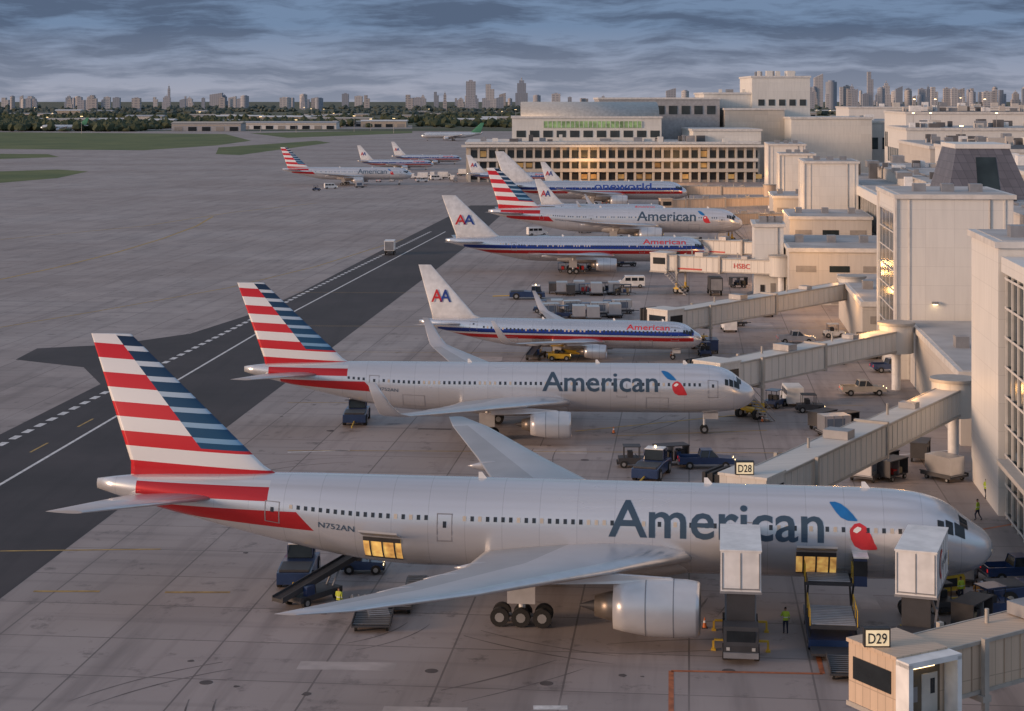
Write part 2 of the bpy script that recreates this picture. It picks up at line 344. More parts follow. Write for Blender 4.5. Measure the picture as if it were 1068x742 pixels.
    if text:
        T=MB(); s0,w,h=p['wm']
        if livery!='flag': s0,w,h=(s0*.62,w*.72,h*.58)
        vs,fs=textmesh(text); p0=0.0 if livery=='flag' else math.radians(27)
        if livery=='alliance': w*=1.8;h*=1.7;s0*=1.9;p0=.12
        for side in(-1,1):
            out=[]
            for a,b in vs:
                s_=(s0-a*w) if side==-1 else (s0-w+a*w)
                out.append(surf(s_,p0+b*h/R,side,.022))
            T.add(out,fs,TINTEXT if livery=='flag' else (LETRED if livery=='classic' else LETBLUE))
        if livery=='flag':
            def poly(top,bot,mat,side,off=.024,m=8):
                n_=len(top); q=[]
                for j in range(m+1):
                    for (a0,b0),(a1,b1) in zip(top,bot):
                        t=j/m; q.append(surf(s0-w-(a0+(a1-a0)*t)*k,(b0+(b1-b0)*t)*h/R,side,off))
                T.add(q,[(j*n_+i,j*n_+i+1,(j+1)*n_+i+1,(j+1)*n_+i) for i in range(n_-1) for j in range(m)],mat)
            for side in(-1,1):
                poly([(.45,1.12),(.8,1.13),(1.2,1.06),(1.6,.92),(1.95,.76),(2.25,.6)],[(.45,1.08),(.62,.95),(.85,.8),(1.15,.66),(1.6,.58),(2.2,.57)],LOGOBLUE,side)
                poly([(1.75,.36),(2.05,.5),(2.4,.53),(2.8,.44),(3.15,.22),(3.55,-.12)],[(1.72,.3),(1.8,.1),(2.05,-.08),(2.5,-.17),(3.0,-.17),(3.5,-.16)],LETRED,side)
                poly([(2.0,.36),(2.25,.43),(2.5,.4)],[(1.95,.3),(2.2,.26),(2.48,.34)],WHITE,side,.035,3)
            r=textmesh('N752AN',0.,2)
            T.add([surf(46.6*k-a*2.6*k,-.15+b*.42*k/R,-1,.03) for a,b in r[0]],r[1],TINTEXT)
        if livery=='classic':
            for sx,mt,txt in((-.2,LETRED,'A'),(.24,LETBLUE,'A')):
                z0,x0,c0=p['fin'][1]; z1,x1,c1=p['fin'][-1]; t=.38; zz=z0+(z1-z0)*t; xx=x0+(x1-x0)*t; cc=c0+(c1-c0)*t
                cxm=-(xx+cc*.54); hh=(z1-z0)*.25; ww=cc*.36
                for side in(-1,1):
                    vs,fs=textmesh('A')
                    T.add([(cxm+(sx)*cc*.62+(a-.5)*ww*(1 if side<0 else -1),side*(cc*.052+.02),zz-hh/2+b*hh) for a,b in vs],fs,mt)
        T.build('lettering',parent=e)
    return e
airliner('wide','flag',33.0,121.7,-7,text='American',lit=True)
airliner('mid','flag',25.9,189.0,-3,winglets=True,text='American')
airliner('narrow','classic',26.0,242.5,-9,winglets=True,text='American')
airliner('mid','classic',41.0,366,-3,text='American')
airliner('wide','flag',57.4,441,-6,text='American')
airliner('narrow','classic',46,517,-6,winglets=True,text='American')
airliner('wide','alliance',58.3,589,-4,text='oneworld')
airliner('narrow','classic',50,660,-6,text='American')
airliner('mid','flag',-42,745,-3,text='American')
airliner('narrow','classic',20,746,-6,text='American')
airliner('narrow','classic',-40,905,-6,text='American')
airliner('narrow','classic',-28,985,-6,text='American')
airliner('mid','plain',-80,1564,186)
airliner('mid','plain',-545,2050,182)
# ---------------------------------------------------------------- ground
def ground_mat():
    m,p,n=base_mat('apron_concrete',.7)
    v=n.coord(); mp=n.new('ShaderNodeMapping'); n.l.new(v,mp.inputs[0]); mp.inputs['Rotation'].default_value=(0,0,math.radians(5.7)); w=mp.outputs[0]
    b=n.new('ShaderNodeTexBrick'); n.l.new(w,b.inputs['Vector']); b.offset=0
    b.inputs['Scale'].default_value=1; b.inputs['Brick Width'].default_value=7.6; b.inputs['Row Height'].default_value=7.6
    b.inputs['Mortar Size'].default_value=.07; b.inputs['Mortar Smooth'].default_value=.2
    b.inputs['Color1'].default_value=(.335,.287,.268,1); b.inputs['Color2'].default_value=(.40,.34,.315,1); b.inputs['Mortar'].default_value=(.14,.118,.11,1)
    c=b.outputs[0]
    big=n.mr(n.noise(w,.018,4),.35,.68,0,.55); c=n.mix(big,c,(.22,.182,.17))
    s=n.xyz(w)
    streak=n.mr(n.noise(n.comb(n.mul(s[0],.9),n.mul(s[1],.06),0.),.5,4),.5,.72,0,.6); c=n.mix(streak,c,(.17,.142,.132))
    cross=n.mr(n.noise(n.comb(n.mul(s[0],.05),n.mul(s[1],.7),3.),.6,3),.54,.74,0,.45); c=n.mix(cross,c,(.16,.135,.127))
    spots=n.mr(n.noise(w,.35,6,.72),.57,.70,0,.75); c=n.mix(spots,c,(.10,.085,.08))
    light=n.mr(n.noise(w,.09,2),.55,.75,0,.35); c=n.mix(light,c,(.47,.41,.385))
    n.l.new(c,p.inputs['Base Color'])
    n.l.new(n.mr(big,0,.5,.6,.75),p.inputs['Roughness'])
    return m
def sheet(name,pts,z,mat):
    mb=MB(); mb.add([(a,b,z) for a,b in pts],[tuple(range(len(pts)))],mat); return mb.build(name)
sheet('ground',[(-30000,-500),(30000,-500),(30000,45000),(-30000,45000)],0,ground_mat())
def asphalt():
    m,p,n=base_mat('asphalt',.75)
    v=n.coord(); f=n.mr(n.noise(v,.05,4,.65),.3,.7); c=n.mix(f,(.03,.025,.026),(.062,.051,.052))
    s=n.xyz(v); st=n.mr(n.noise(n.comb(n.mul(s[0],1.1),n.mul(s[1],.05),0.),.6,4),.5,.75,0,.6); c=n.mix(st,c,(.026,.022,.023))
    n.l.new(c,p.inputs['Base Color']); return m
ASP=asphalt()
sheet('service_road',[(-66,60),(-42,60),(-36.5,126),(-25.6,257.5),(-12,420),(0,600),(-14,600),(-30,430),(-39,330),(-43,296),(-49,270),(-58,258),(-68,254),(-68,243),(-57,236),(-51.5,222),(-54.5,187.6)],.006,ASP)
PW=M('painted_line_white',(.66,.64,.62),.6,0,.25,1.5); PY=M('painted_line_yellow',(.40,.25,.06),.6,0,.3,1.2); PO=M('painted_line_orange',(.42,.13,.05),.6,0,.3,1.2)
lines=MB()
def line(a,b,w,mat,z=.012,dash=None):
    a=Vector(a);b=Vector(b);d=b-a;Ln=d.length;d.normalize();nn=Vector((-d.y,d.x))*w/2;s_=0
    while s_<Ln:
        e_=min(Ln,s_+(dash[0] if dash else Ln)); p0=a+d*s_; p1=a+d*e_
        lines.add([(*(p0+nn),z),(*(p0-nn),z),(*(p1-nn),z),(*(p1+nn),z)],[(0,1,2,3)],mat); s_=e_+(dash[1] if dash else 1)
line((-56,150),(-38.5,325),.8,PW,dash=(2.0,1.6)); line((-38.5,325),(-22,480),.7,PW,dash=(2.0,1.6))
line((-50,130),(-36.5,300),.35,PW); line((-36.5,300),(-18,480),.35,PW)
line((-50,165),(-46,205),.25,PY,dash=(5,9)); line((-60,150),(-45,149),.3,PW)
line(G(0,575),G(168,573),.3,PY); line(G(35,617),G(104,617),.4,PY); line(G(172,618),G(240,618),.4,PY)
line(G(700,745),G(700,700),.32,PO); line(G(700,700),G(858,703),.32,PO); line(G(858,703),G(852,680),.32,PO)
line((32,121.5),(44,118),.3,PY); line(G(600,450),G(790,431),.4,PY); line(G(640,455),G(800,449),.25,PY); line(G(365,470),G(300,472),.3,PW)
for v in(470,420,367,340,305): line(G(300,v),G(900,v+3),.2,PY)
def curve(pts,w,mat):
    for i in range(len(pts)-1): line(pts[i],pts[i+1],w,mat)
curve([G(-20,296),G(60,279),G(120,264),G(170,249),G(205,236),G(222,226)],.7,PY)
curve([G(0,250),G(150,236),G(240,222),G(330,212)],.6,PY); curve([G(-20,345),G(100,325),G(240,300),G(330,278),G(420,250)],.4,PY)
line(G(980,560),G(1068,545),.3,PO); line(G(880,480),G(990,470),.3,PW)
lines.build('painted_apron_markings')
# tyre scuffs, tar seams, patches
wear=MB(); DK=M('tar_patch',(.09,.075,.072),.8,0,.3,.6); LT=M('concrete_patch',(.43,.375,.35),.75,0,.15,.5); SC=M('tyre_scuff',(.16,.135,.127),.75,0,.35,.7)
for i in range(30):
    x=random.uniform(-30,40); y=random.uniform(88,330)
    if -34+(y-90)*.1<x:
        b=random.choice([.3,.8,1.9]); a=random.uniform(.6,3.8)
        pts=[(x-a,y-b),(x+a,y-b-.1*a),(x+a+.1,y+b-.1*a),(x-a+.1,y+b)]
        wear.add([(q[0],q[1],.004) for q in pts],[(0,1,2,3)],DK if b<.5 else LT)
zz_=.0045
for i in range(34):
    x=random.uniform(-32,30); y=random.uniform(86,300); 
    if x<-30+(y-90)*.1+4: continue
    r=random.uniform(8,45); a0=random.uniform(0,6.28); da=random.uniform(.25,.9)*(14/r if r>14 else 1.3)
    for gap in (0,random.choice([1.6,2.4])):
        zz_+=.00006; n_=14; rr=r+gap; w_=random.uniform(.1,.2)
        vs=[]
        for j in range(n_+1):
            t=a0+da*j/n_; ww=w_*math.sin(math.pi*min(1,max(.08,j/n_)))**.4 if j<n_ else .02
            for q in (-ww/2,ww/2): vs.append((x+(rr+q)*math.cos(t)-r*math.cos(a0),y+(rr+q)*math.sin(t)-r*math.sin(a0),zz_))
        wear.add(vs,[(2*j,2*j+1,2*j+3,2*j+2) for j in range(n_)],SC)
for u,v in((570,713),(760,700),(450,700),(215,712),(610,480)):
    x,y=G(u,v); wear.cyl((x,y,.0),(x,y,.009),.42,DK,n=16)
for i in range(40):
    x=random.uniform(-28,34); y=random.uniform(90,260); r=random.uniform(.12,.5); zz_+=.00006
    wear.add([(x+r*random.uniform(.7,1.3)*math.cos(t*.628),y+r*random.uniform(.7,1.3)*math.sin(t*.628),zz_) for t in range(10)],[tuple(range(10))],DK)
for u,v in((574,738),):
    x,y=G(u,v); wear.add([(x-1.0,y-.4,.012),(x+1.0,y-.4,.012),(x+1.0,y+.3,.012),(x-1.0,y+.3,.012)],[(0,1,2,3)],PW)
wear.build('pavement_wear')
def grass():
    m,p,n=base_mat('grass',.9); v=n.coord()
    c=n.mix(n.mr(n.noise(v,.02,5,.7),.35,.65),(.055,.095,.025),(.13,.155,.05)); n.l.new(c,p.inputs['Base Color']); return m
GR=grass()
sheet('grass',[G(-60,137.5),G(235,140),G(262,147),G(225,152),G(150,157),G(-60,155)],.02,GR)
sheet('grass',[G(-60,160),G(50,161),G(62,164),G(-60,168)],.02,GR)
sheet('grass',[G(-60,181),G(60,177),G(92,179),G(60,186),G(-60,196)],.02,GR)
sheet('grass',[G(228,154),G(330,147),G(345,149),G(250,162),G(225,161)],.02,GR)
sheet('grass',[G(260,139),G(430,136),G(430,139),G(300,144)],.02,GR)
def city():
    m,p,n=base_mat('distant_land',.95); v=n.coord()
    c=n.mix(n.mr(n.noise(v,.004,6,.75),.42,.66),(.045,.065,.03),(.16,.15,.12)); n.l.new(c,p.inputs['Base Color']); return m
sheet('terrain',[(-29000,2050),(29000,2050),(29000,44000),(-29000,44000)],.03,city())
sheet('taxiway',[G(-60,133),G(430,131),G(430,134.5),G(-60,137)],.05,M('taxiway_concrete',(.3,.27,.25),.8))
# ---------------------------------------------------------------- trees (distant mass)
def foliage(name,a,b):
    m,p,n=base_mat(name,.9); v=n.coord()
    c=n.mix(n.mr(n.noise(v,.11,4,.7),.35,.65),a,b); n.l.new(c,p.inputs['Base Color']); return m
FO=foliage('foliage',(.024,.038,.02),(.075,.09,.045)); FO2=foliage('foliage_far_hazed',(.05,.07,.06),(.09,.11,.095))  # far clumps have distance haze mixed into their foliage colour
ico=bmesh.new(); bmesh.ops.create_icosphere(ico,subdivisions=1,radius=1); IV=[v.co.copy() for v in ico.verts]; IF=[[v.index for v in f.verts] for f in ico.faces]; ico.free()
tb=MB()
for i in range(7600):
    band=random.choice([2150,2150,2350,2450,2500,2900,3400,4300,5600,7500])
    y=band*random.uniform(.94,1.06); x=random.uniform(-.31,.31)*y
    if math.sin(x*.006+band)+math.sin(x*.017+band*.3)<-.95: continue
    if y<2280 and -330<x: continue
    h=random.uniform(2.0,5.2)*(1+band/9000); r=random.uniform(3.5,9)*(band/2500)**.6
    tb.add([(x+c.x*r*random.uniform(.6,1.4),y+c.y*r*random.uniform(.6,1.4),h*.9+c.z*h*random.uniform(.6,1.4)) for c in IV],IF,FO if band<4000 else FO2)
tb.build('distant_trees')
# ---------------------------------------------------------------- distant buildings
def facade(name,col,wc,fw=4.,fh=3.4,duty=.5):
    if name in _mc: return _mc[name]
    m,p,n=base_mat(name,.7); s=n.xyz(n.coord())
    a=n.lt(n.math('FRACT',n.mul(n.math('ADD',n.math('ADD',s[0],s[1]),900.),1/fw)),duty+.15); b=n.lt(n.math('FRACT',n.mul(s[2],1/fh)),duty)
    nz=n.xyz(n.new('ShaderNodeNewGeometry').outputs['Normal'])[2]
    k=n.mul(n.mul(a,b),n.lt(nz,.5)); c=n.mix(k,col,wc); n.l.new(c,p.inputs['Base Color']); _mc[name]=m; return m
FA=[facade('hazy_facade_a',(.40,.41,.46),(.26,.29,.34),9,6),facade('hazy_facade_b',(.52,.51,.52),(.33,.34,.38),12,7),facade('hazy_facade_c',(.30,.34,.41),(.22,.25,.31),8,5),facade('hazy_facade_d',(.44,.42,.42),(.26,.27,.31),14,8)]  # pale bluish greys: skyline haze painted into wall and window colours
def highrise(u,w,vtop,d,i):
    x=(u-534)*d/F; W=w*d/F; z=H+(105-vtop)*d/F; mb=MB(); m=FA[i%4]
    if i%5==0:
        mb.box(-W/2,W/2,0,W*.8,0,z,m); mb.box(-W*.2,W*.2,W*.2,W*.6,z,z*1.05,m)
    elif i%5==1:
        mb.box(-W/2,W*.1,0,W*.8,0,z,m); mb.box(W*.1,W/2,0,W*.8,0,z*.8,m)
    elif i%5==2:
        mb.box(-W/2,W/2,0,W*.7,0,z*.55,m); mb.box(-W*.36,W*.36,.1*W,W*.6,z*.55,z*.9,m); mb.box(-W*.2,W*.2,W*.2,W*.5,z*.9,z,m); mb.cyl((0,W*.4,z),(0,W*.4,z*1.1),W*.04,STEEL,n=6)
    elif i%5==3:
        mb.hexa([(-W/2,0,0),(W/2,0,0),(W/2,W*.7,0),(-W/2,W*.7,0),(-W/2,0,z*.88),(W/2,0,z),(W/2,W*.7,z),(-W/2,W*.7,z*.88)],m)
    else:
        mb.cyl((0,W/2,0),(0,W/2,z*.95),W/2,m,n=16); mb.cyl((0,W/2,z*.95),(0,W/2,z),W*.3,m,n=16)
    mb.build('high_rise_building',(x,d,0))
RR=random.Random(21)
HB=[(491,10,85),(511,9,88),(544,13,84),(524,7,97),(560,8,99),(580,9,98),(455,5,96),(464,4,97),(225,13,97),(316,8,98),(360,7,98),(427,8,99),(176,3.5,90),
    (854,9,77),(868,12,84),(884,7,90),(908,6,75),(925,9,87),(938,7,90),(948,8,94),(962,7,93),(975,7,91),(988,9,95),(1002,8,92),(1015,7,95),(1030,9,96),(1046,7,94),(1060,9,96),(700,10,92),(715,8,94),(1080,9,90)]
for i in range(70): HB.append((RR.uniform(-10,640),RR.uniform(2.5,9),RR.choice([102,101.5,103,100.5,102.5,99.5])))
for i in range(40): HB.append((RR.uniform(845,1080),RR.uniform(3,8),RR.uniform(90,100)))
for i,(u,w,vt) in enumerate(HB): highrise(u,w,vt,RR.uniform(5500,8500),i)
WM_=[M('warehouse_white',(.66,.65,.63),.6),M('warehouse_tan',(.46,.40,.33),.6),M('warehouse_grey',(.38,.38,.39),.6)]
def warehouse(x,y,w,dp,h,i=0):
    mb=MB(); m=WM_[i%3]; mb.box(-w/2,w/2,0,dp,0,h,m)
    mb.hexa([(-w/2-1,-1,h),(w/2+1,-1,h),(w/2+1,dp+1,h),(-w/2-1,dp+1,h),(-w/2-1,dp*.45,h+h*.22),(w/2+1,dp*.45,h+h*.22),(w/2+1,dp*.55,h+h*.22),(-w/2-1,dp*.55,h+h*.22)],WM_[(i+2)%3])
    nb=max(3,int(w/14))
    for j in range(nb):
        cx=-w/2+(j+.5)*w/nb; mb.box(cx-w/nb*.3,cx+w/nb*.3,-.3,0,.2,h*.55,GLASS if j%3 else DOCK)
    mb.box(-w/2,w/2,-.2,0,h*.7,h*.8,WM_[1]); mb.build('warehouse',(x,y,0))
for i in range(70):
    y=random.choice([2350,2600,2850,3200,3900,4800]); x=random.uniform(-.30,.30)*y; warehouse(x,y*random.uniform(.97,1.03),random.uniform(20,100),random.uniform(20,50),random.uniform(5,10),i)
for u,v,w,h in((215,137,80,9),(300,135,120,8),(150,128,60,10),(250,127,90,9),(400,133,60,8),(70,121,60,12)):
    x,y=G(u,v); warehouse(x,y,w,40,h,u)
def mast(x,y,h=22):
    mb=MB(); mb.cyl((0,0,0),(0,0,h),.28,STEEL,r1=.12,n=8); mb.cbox((0,0,h),(2.6,.3,.25),STEEL)
    for o in(-1.1,-.4,.4,1.1): mb.cbox((o,-.2,h-.15),(.5,.4,.3),LAMPW)
    mb.build('floodlight_mast',(x,y,0))
for i in range(44):
    y=random.uniform(1900,4200); mast(random.uniform(-.29,.3)*y,y,random.uniform(12,24))
# ---------------------------------------------------------------- concourse + gate towers
PAN=panel_mat('tower_panels_white',(.74,.73,.70),3.6,2.4,.86,.5,.02,.03,.16); PAN2=panel_mat('concrete_panels',(.56,.53,.49),5.,3.,.78); ROOF=M('roof_membrane',(.44,.43,.42),.8,0,.2,.15); ROOFD=M('roof_dark',(.11,.11,.115),.8,0,.3,.2)
CG=M('curtain_glass',(.035,.05,.055),.12,.2,.3,.25); FRAME=M('window_frame_white',(.64,.62,.59),.5)
ROT=-math.atan(.1); P0=(43,166)
def L2W(a,b):
    c,s=math.cos(ROT),math.sin(ROT); return (P0[0]+a*c-b*s,P0[1]+a*s+b*c)
def sodium(a,b,z,pw):
    l=bpy.data.lights.new('apron_floodlight','POINT'); l.energy=pw; l.color=(1,.5,.16); l.shadow_soft_size=.5
    o=bpy.data.objects.new('apron_floodlight',l); sc.collection.objects.link(o); x,y=L2W(a,b); o.location=(x,y,z)
def gate_tower(a,b,w,dp,h,glass=True,plain=False):
    mb=MB(); mb.box(0,w,0,dp,0,h,PAN)
    mb.box(-.35,w+.35,-.35,dp+.35,h,h+.55,FRAME); mb.box(.4,w-.4,.4,dp-.4,h+.55,h+.6,ROOF)
    if not plain: mb.box(-.25,0,-.25,1.6,0,h,FRAME); mb.box(-.25,0,dp-1.6,dp,0,h,FRAME)
    if glass:
        mb.box(-.06,0,2.2,dp-2.2,3.5,h-2,CG)
        n=int((h-5.5)/2.4)
        for i in range(n+1): mb.box(-.16,-.06,2.2,dp-2.2,3.5+i*(h-5.5)/n-.08,3.5+i*(h-5.5)/n+.08,FRAME)
        for i in range(5):
            y=2.2+(dp-4.4)*i/4; mb.box(-.19,-.16,y-.09,y+.09,3.5,h-2,FRAME)
    if not plain: mb.box(w*.1,w*.1+.2,-.12,0,0,h,FRAME); mb.box(w*.92,w*.92+.2,-.12,0,0,h,FRAME)
    mb.box(w*.55,w*.72,-.07,0,.1,2.6,DOCK); mb.box(w*.2,w*.35,-.08,0,.1,2.3,BLACK)
    for i in range(3): mb.box(w*(.2+.25*i),w*(.2+.25*i)+1.6,dp*.3,dp*.3+1.8,h+.6,h+1.6,STEEL)
    mb.box(w*.3,w*.3+.8,-.5,0,h*.42,h*.42+.3,STEEL)
    mb.box(w*.3+.1,w*.3+.7,-.55,-.1,h*.42-.06,h*.42-.003,LAMPW)
    mb.cyl((w*.8,-.1,0),(w*.8,-.1,h),.09,STEEL,n=6)
    x,y=L2W(a,b); mb.build('gate_tower',(x,y,0),ROT)
gate_tower(0,-14.5,9,14.5,22.9,False,True); gate_tower(0,60,14.5,22,23.0); gate_tower(2,272,13,22,20,False); gate_tower(0,352,10,16,19.5,False); gate_tower(0,425,12,30,20.5,False); gate_tower(-14.6,153,5.2,12,12.7,False,True)
mb=MB(); mb.box(0,30,0,27,0,20.9,CG); mb.box(-.4,30.4,-.4,27.4,20.9,22.2,PAN)
for i in range(11): mb.box(-.15,0,i*2.65,i*2.65+.22,0,20.9,FRAME)
for i in range(9): mb.box(-.2,-.15,0,27,i*2.5+.3,i*2.5+.5,FRAME)
for i in range(12): mb.box(i*2.65,i*2.65+.2,-.15,0,0,20.9,FRAME)
mb.box(-1.2,-.2,2,25,5,5.4,PAN2); mb.build('glazed_hall',(*L2W(.6,-42.2),0),ROT)
mb=MB(); y1=345
mb.box(0,38,0,y1,0,4.5,PAN2); mb.box(-.5,38.5,-.5,y1,4.5,5.2,FRAME); mb.box(.6,37.4,0,y1,5.2,12.4,CG); mb.box(-.3,38.3,-.3,y1,12.4,14.6,PAN); mb.box(1,37,1,y1-1,14.6,14.7,ROOF)
mb.box(10,30,6,y1-10,14.7,17.6,PAN2); mb.box(9.5,30.5,5.5,y1-9,17.6,18.0,ROOF)
for i in range(int(y1/4)): mb.box(.35,.6,i*4,i*4+.3,5.2,12.4,FRAME)
for i in range(int(y1/12)): mb.box(-.03,0,i*12+2,i*12+6,.3,3.6,random.choice([BLACK,DOCK,ORANGEGLOW]))
for i in range(90):
    x=random.uniform(2,34); y=random.uniform(4,y1-6); w=random.uniform(.8,3.5); lo=(x+w<9 or x>31); mb.box(x,x+w,y,y+w*random.uniform(.7,2),14.7 if lo else 17.6,(18.9 if lo else 19.6)+random.uniform(-1,.6),random.choice([STEEL,PAN2,WHITE,ROOFD]))
for i in range(14): mb.cyl((13,20+i*22,18.3),(13,38+i*22,18.3),.22,STEEL,n=8)
mb.build('concourse_building',(*L2W(15,2),0),ROT)
def block(name,a,b,w,dp,h,mat,lit=True):
    mb=MB(); mb.box(0,w,0,dp,0,h,mat); mb.box(-.3,w+.3,-.3,dp+.3,h,h+.7,FRAME); mb.box(.2,w-.2,.2,dp-.2,h+.7,h+.75,ROOF)
    n=max(2,int(w/5))
    for i in range(n): mb.box((i+.25)*w/n,(i+.7)*w/n,-.06,0,.2,2.9,random.choice([BLACK,DOCK,ORANGEGLOW if lit else BLACK]))
    for i in range(n): mb.box((i+.2)*w/n,(i+.8)*w/n,-.05,0,h*.62,h*.62+1.1,CG if i%2 else DOCK)
    for i in range(n): mb.box((i+.3)*w/n,(i+.3)*w/n+1.5,dp*.4,dp*.4+2,h+.75,h+2,STEEL)
    return mb.build(name,(*L2W(a,b),0),ROT)
block('gate_building',-9,142,23,30,9.2,PAN2); block('gate_building',-4,230,18,26,9.,PAN2); block('gate_building',-4,308,20,24,9.4,PAN2); block('gate_building',1.5,16.5,13,42,7,PAN2); block('gate_building',-2,84,16,40,6.5,PAN2)
for a,b,z,pw in((-5,134,8,1100),(-3,118,8,900),(-12,175,7,1200),(-7,224,8,1500),(-7,264,9,1800),(-7,302,9,1800),(-7,348,9,2000),(-7,400,10,2300),(-7,460,10,2600),(-5,50,9,700),(-4,92,8,700),(-5,4,8,400),(-70,592,9,3500),(-30,588,9,3500)): sodium(a,b,z,pw)
def lowbuild(x,y,w,dp,h,mat,n=14):
    mb=MB(); mb.box(0,w,0,dp,0,h,mat); mb.box(-.4,w+.4,-.4,dp+.4,h,h+.9,FRAME); mb.box(.4,w-.4,.4,dp-.4,h+.9,h+.95,random.choice([ROOF,ROOFD,ROOF]))
    for i in range(int(w/6)): mb.box(i*6+1,i*6+5,-.08,0,h*.5,h*.72,CG)
    for i in range(int(dp/6)): mb.box(-.08,0,i*6+1,i*6+5,h*.5,h*.72,CG)
    for i in range(n):
        a=random.uniform(2,w-6);b=random.uniform(2,dp-6);s_=random.uniform(1.2,4.5); mb.box(a,a+s_,b,b+s_*random.uniform(.6,1.6),h+.95,h+1.5+random.uniform(.8,2.2),random.choice([STEEL,PAN2,WHITE,ROOFD]))
        if i%4==0: mb.cyl((a,b-1,h+.95),(a,b-1,h+2.2),.4,STEEL,n=10)
        if i%9==0: mb.cyl((a+1,b,h+.95),(a+1,b,h+6),.09,STEEL,n=6); mb.cbox((a+1,b,h+6),(.8,.5,.3),LAMPW)
    mb.build('terminal_annex',(x,y,0),ROT)
lowbuild(100,210,60,70,16,PAN2,40); lowbuild(105,290,70,80,17.5,PAN,40); lowbuild(112,380,90,70,19,PAN2,40); lowbuild(118,460,60,60,22,PAN,34); lowbuild(185,470,70,80,18,PAN2,34)
lowbuild(125,530,130,80,21,PAN2,40); lowbuild(138,620,60,60,25,PAN,30); lowbuild(205,620,120,90,22,PAN2,36); lowbuild(160,720,60,80,30,PAN,24); lowbuild(240,760,170,90,27,PAN,30); lowbuild(150,840,300,90,25,PAN2,30); lowbuild(190,1000,120,90,31,PAN,18); lowbuild(330,1050,160,90,28,PAN2,18)
mb=MB(); TILE=panel_mat('slate_panels',(.13,.13,.155),1.4,1.4,.5,.4,.2,.04)
mb.hexa([(0,0,0),(15,0,0),(15,26,0),(0,26,0),(2.2,4,9.5),(11.5,4,9.5),(11.5,22,9.5),(2.2,22,9.5)],TILE)
mb.box(2,11.7,3.8,22.2,9.5,10.3,PAN); mb.box(-.6,15.6,-.6,26.6,-2,0,PAN2)
mb.hexa([(5.5,.2,.6),(9.5,.2,.6),(9.5,.9,.6),(5.5,.9,.6),(5.5,3.3,8),(9,3.3,8),(9,4,8),(5.5,4,8)],CG)
mb.build('sloped_roof_monitor',(*L2W(19,150),17.4),ROT)
# ---------------------------------------------------------------- main terminal
mb=MB(); TC=panel_mat('terminal_concrete',(.55,.51,.45),6,3.2,.75); TW=panel_mat('terminal_white',(.72,.70,.65),8,4,.85)
WGL=M('warm_lit_glass',(.7,.36,.13),.5,0,.7,.12,emit=.18); TG=M('terminal_glass',(.04,.05,.052),.4,0,.3,.2)
def blk(x0,x1,y0,y1,z0,z1,m=TC):
    mb.box(x0,x1,y0,y1,z0,z1,m); mb.box(x0-.5,x1+.5,y0-.5,y1+.5,z1,z1+.9,FRAME)
blk(-20,108,0,60,0,16.5)
for r,(z0,z1,m) in enumerate(((1,4.2,BLACK),(6,8.6,TG),(10.6,13.8,TG))): mb.box(-19,107,-.12,0,z0,z1,m)
for i in range(32):
    x=-19+i*4; mb.box(x,x+1.0,-1.6,-.12,0,15.2,TC)
    for j in range(3):
        if random.random()<(.3,.14,.05)[j]: mb.box(x+1.2,x+3.8,-.2,-.12,[1.4,6.3,10.9][j],[3.4,8.3,13.5][j],WGL)
mb.box(-22,110,-3,-.5,15.2,16.2,TW); mb.box(-19,107,-2.5,-.2,9.0,10.3,TW); mb.box(-19,107,-2.0,-.2,4.4,5.8,TC)
blk(0,67,22,60,17.4,27.5,TW)
for i in range(11): mb.box(2+i*6,6.2+i*6,21.88,22,19,22,TG)
GG=M('green_lit_glass',(.2,.3,.13),.4,0,.5,.3,emit=.25)
mb.box(14,58,21.7,21.88,23.3,26.2,GG)
for i in range(23): mb.box(14+i*2,14.3+i*2,21.6,21.7,23.3,26.2,FRAME)
ring=[]
for x in (4,66): ring.append([(x,41+19*math.cos(math.pi*j/14),28.4+6.5*math.sin(math.pi*j/14)) for j in range(15)])
mb.loft(ring,M('metal_roof',(.46,.46,.44),.5,.3),closed=False,smooth=True)
blk(41,98,64,110,0,36,M('terminal_grey',(.36,.36,.37),.7)); blk(80,110,10,62,17.4,22,TW)  # first block is plain grey, one base colour all over
for i in range(9): mb.box(44+i*6,48+i*6,63.8,64,29,33,TG)
blk(93,118,86,130,0,38.5,TW); blk(116,144,84,130,0,46.5,TW); blk(100,128,60,84,0,31,TC); blk(128,165,40,84,0,27,TW)
for i in range(5): mb.box(119+i*5,122+i*5,83.8,84,33,36,TG)
for i in range(26):
    x=random.uniform(-15,100); y=random.uniform(2,18); s_=random.uniform(1,4); mb.box(x,x+s_,y,y+s_,17.4,17.4+random.uniform(1,3),random.choice([STEEL,TW,ROOFD]))
for i in range(16):
    x=random.uniform(95,140); s_=random.uniform(1,4); y=random.uniform(90,120); mb.box(x,x+s_,y,y+s_,39.4,50 if x>117 else 41,random.choice([STEEL,TW]))
mb.build('terminal_building',(0,773,0))
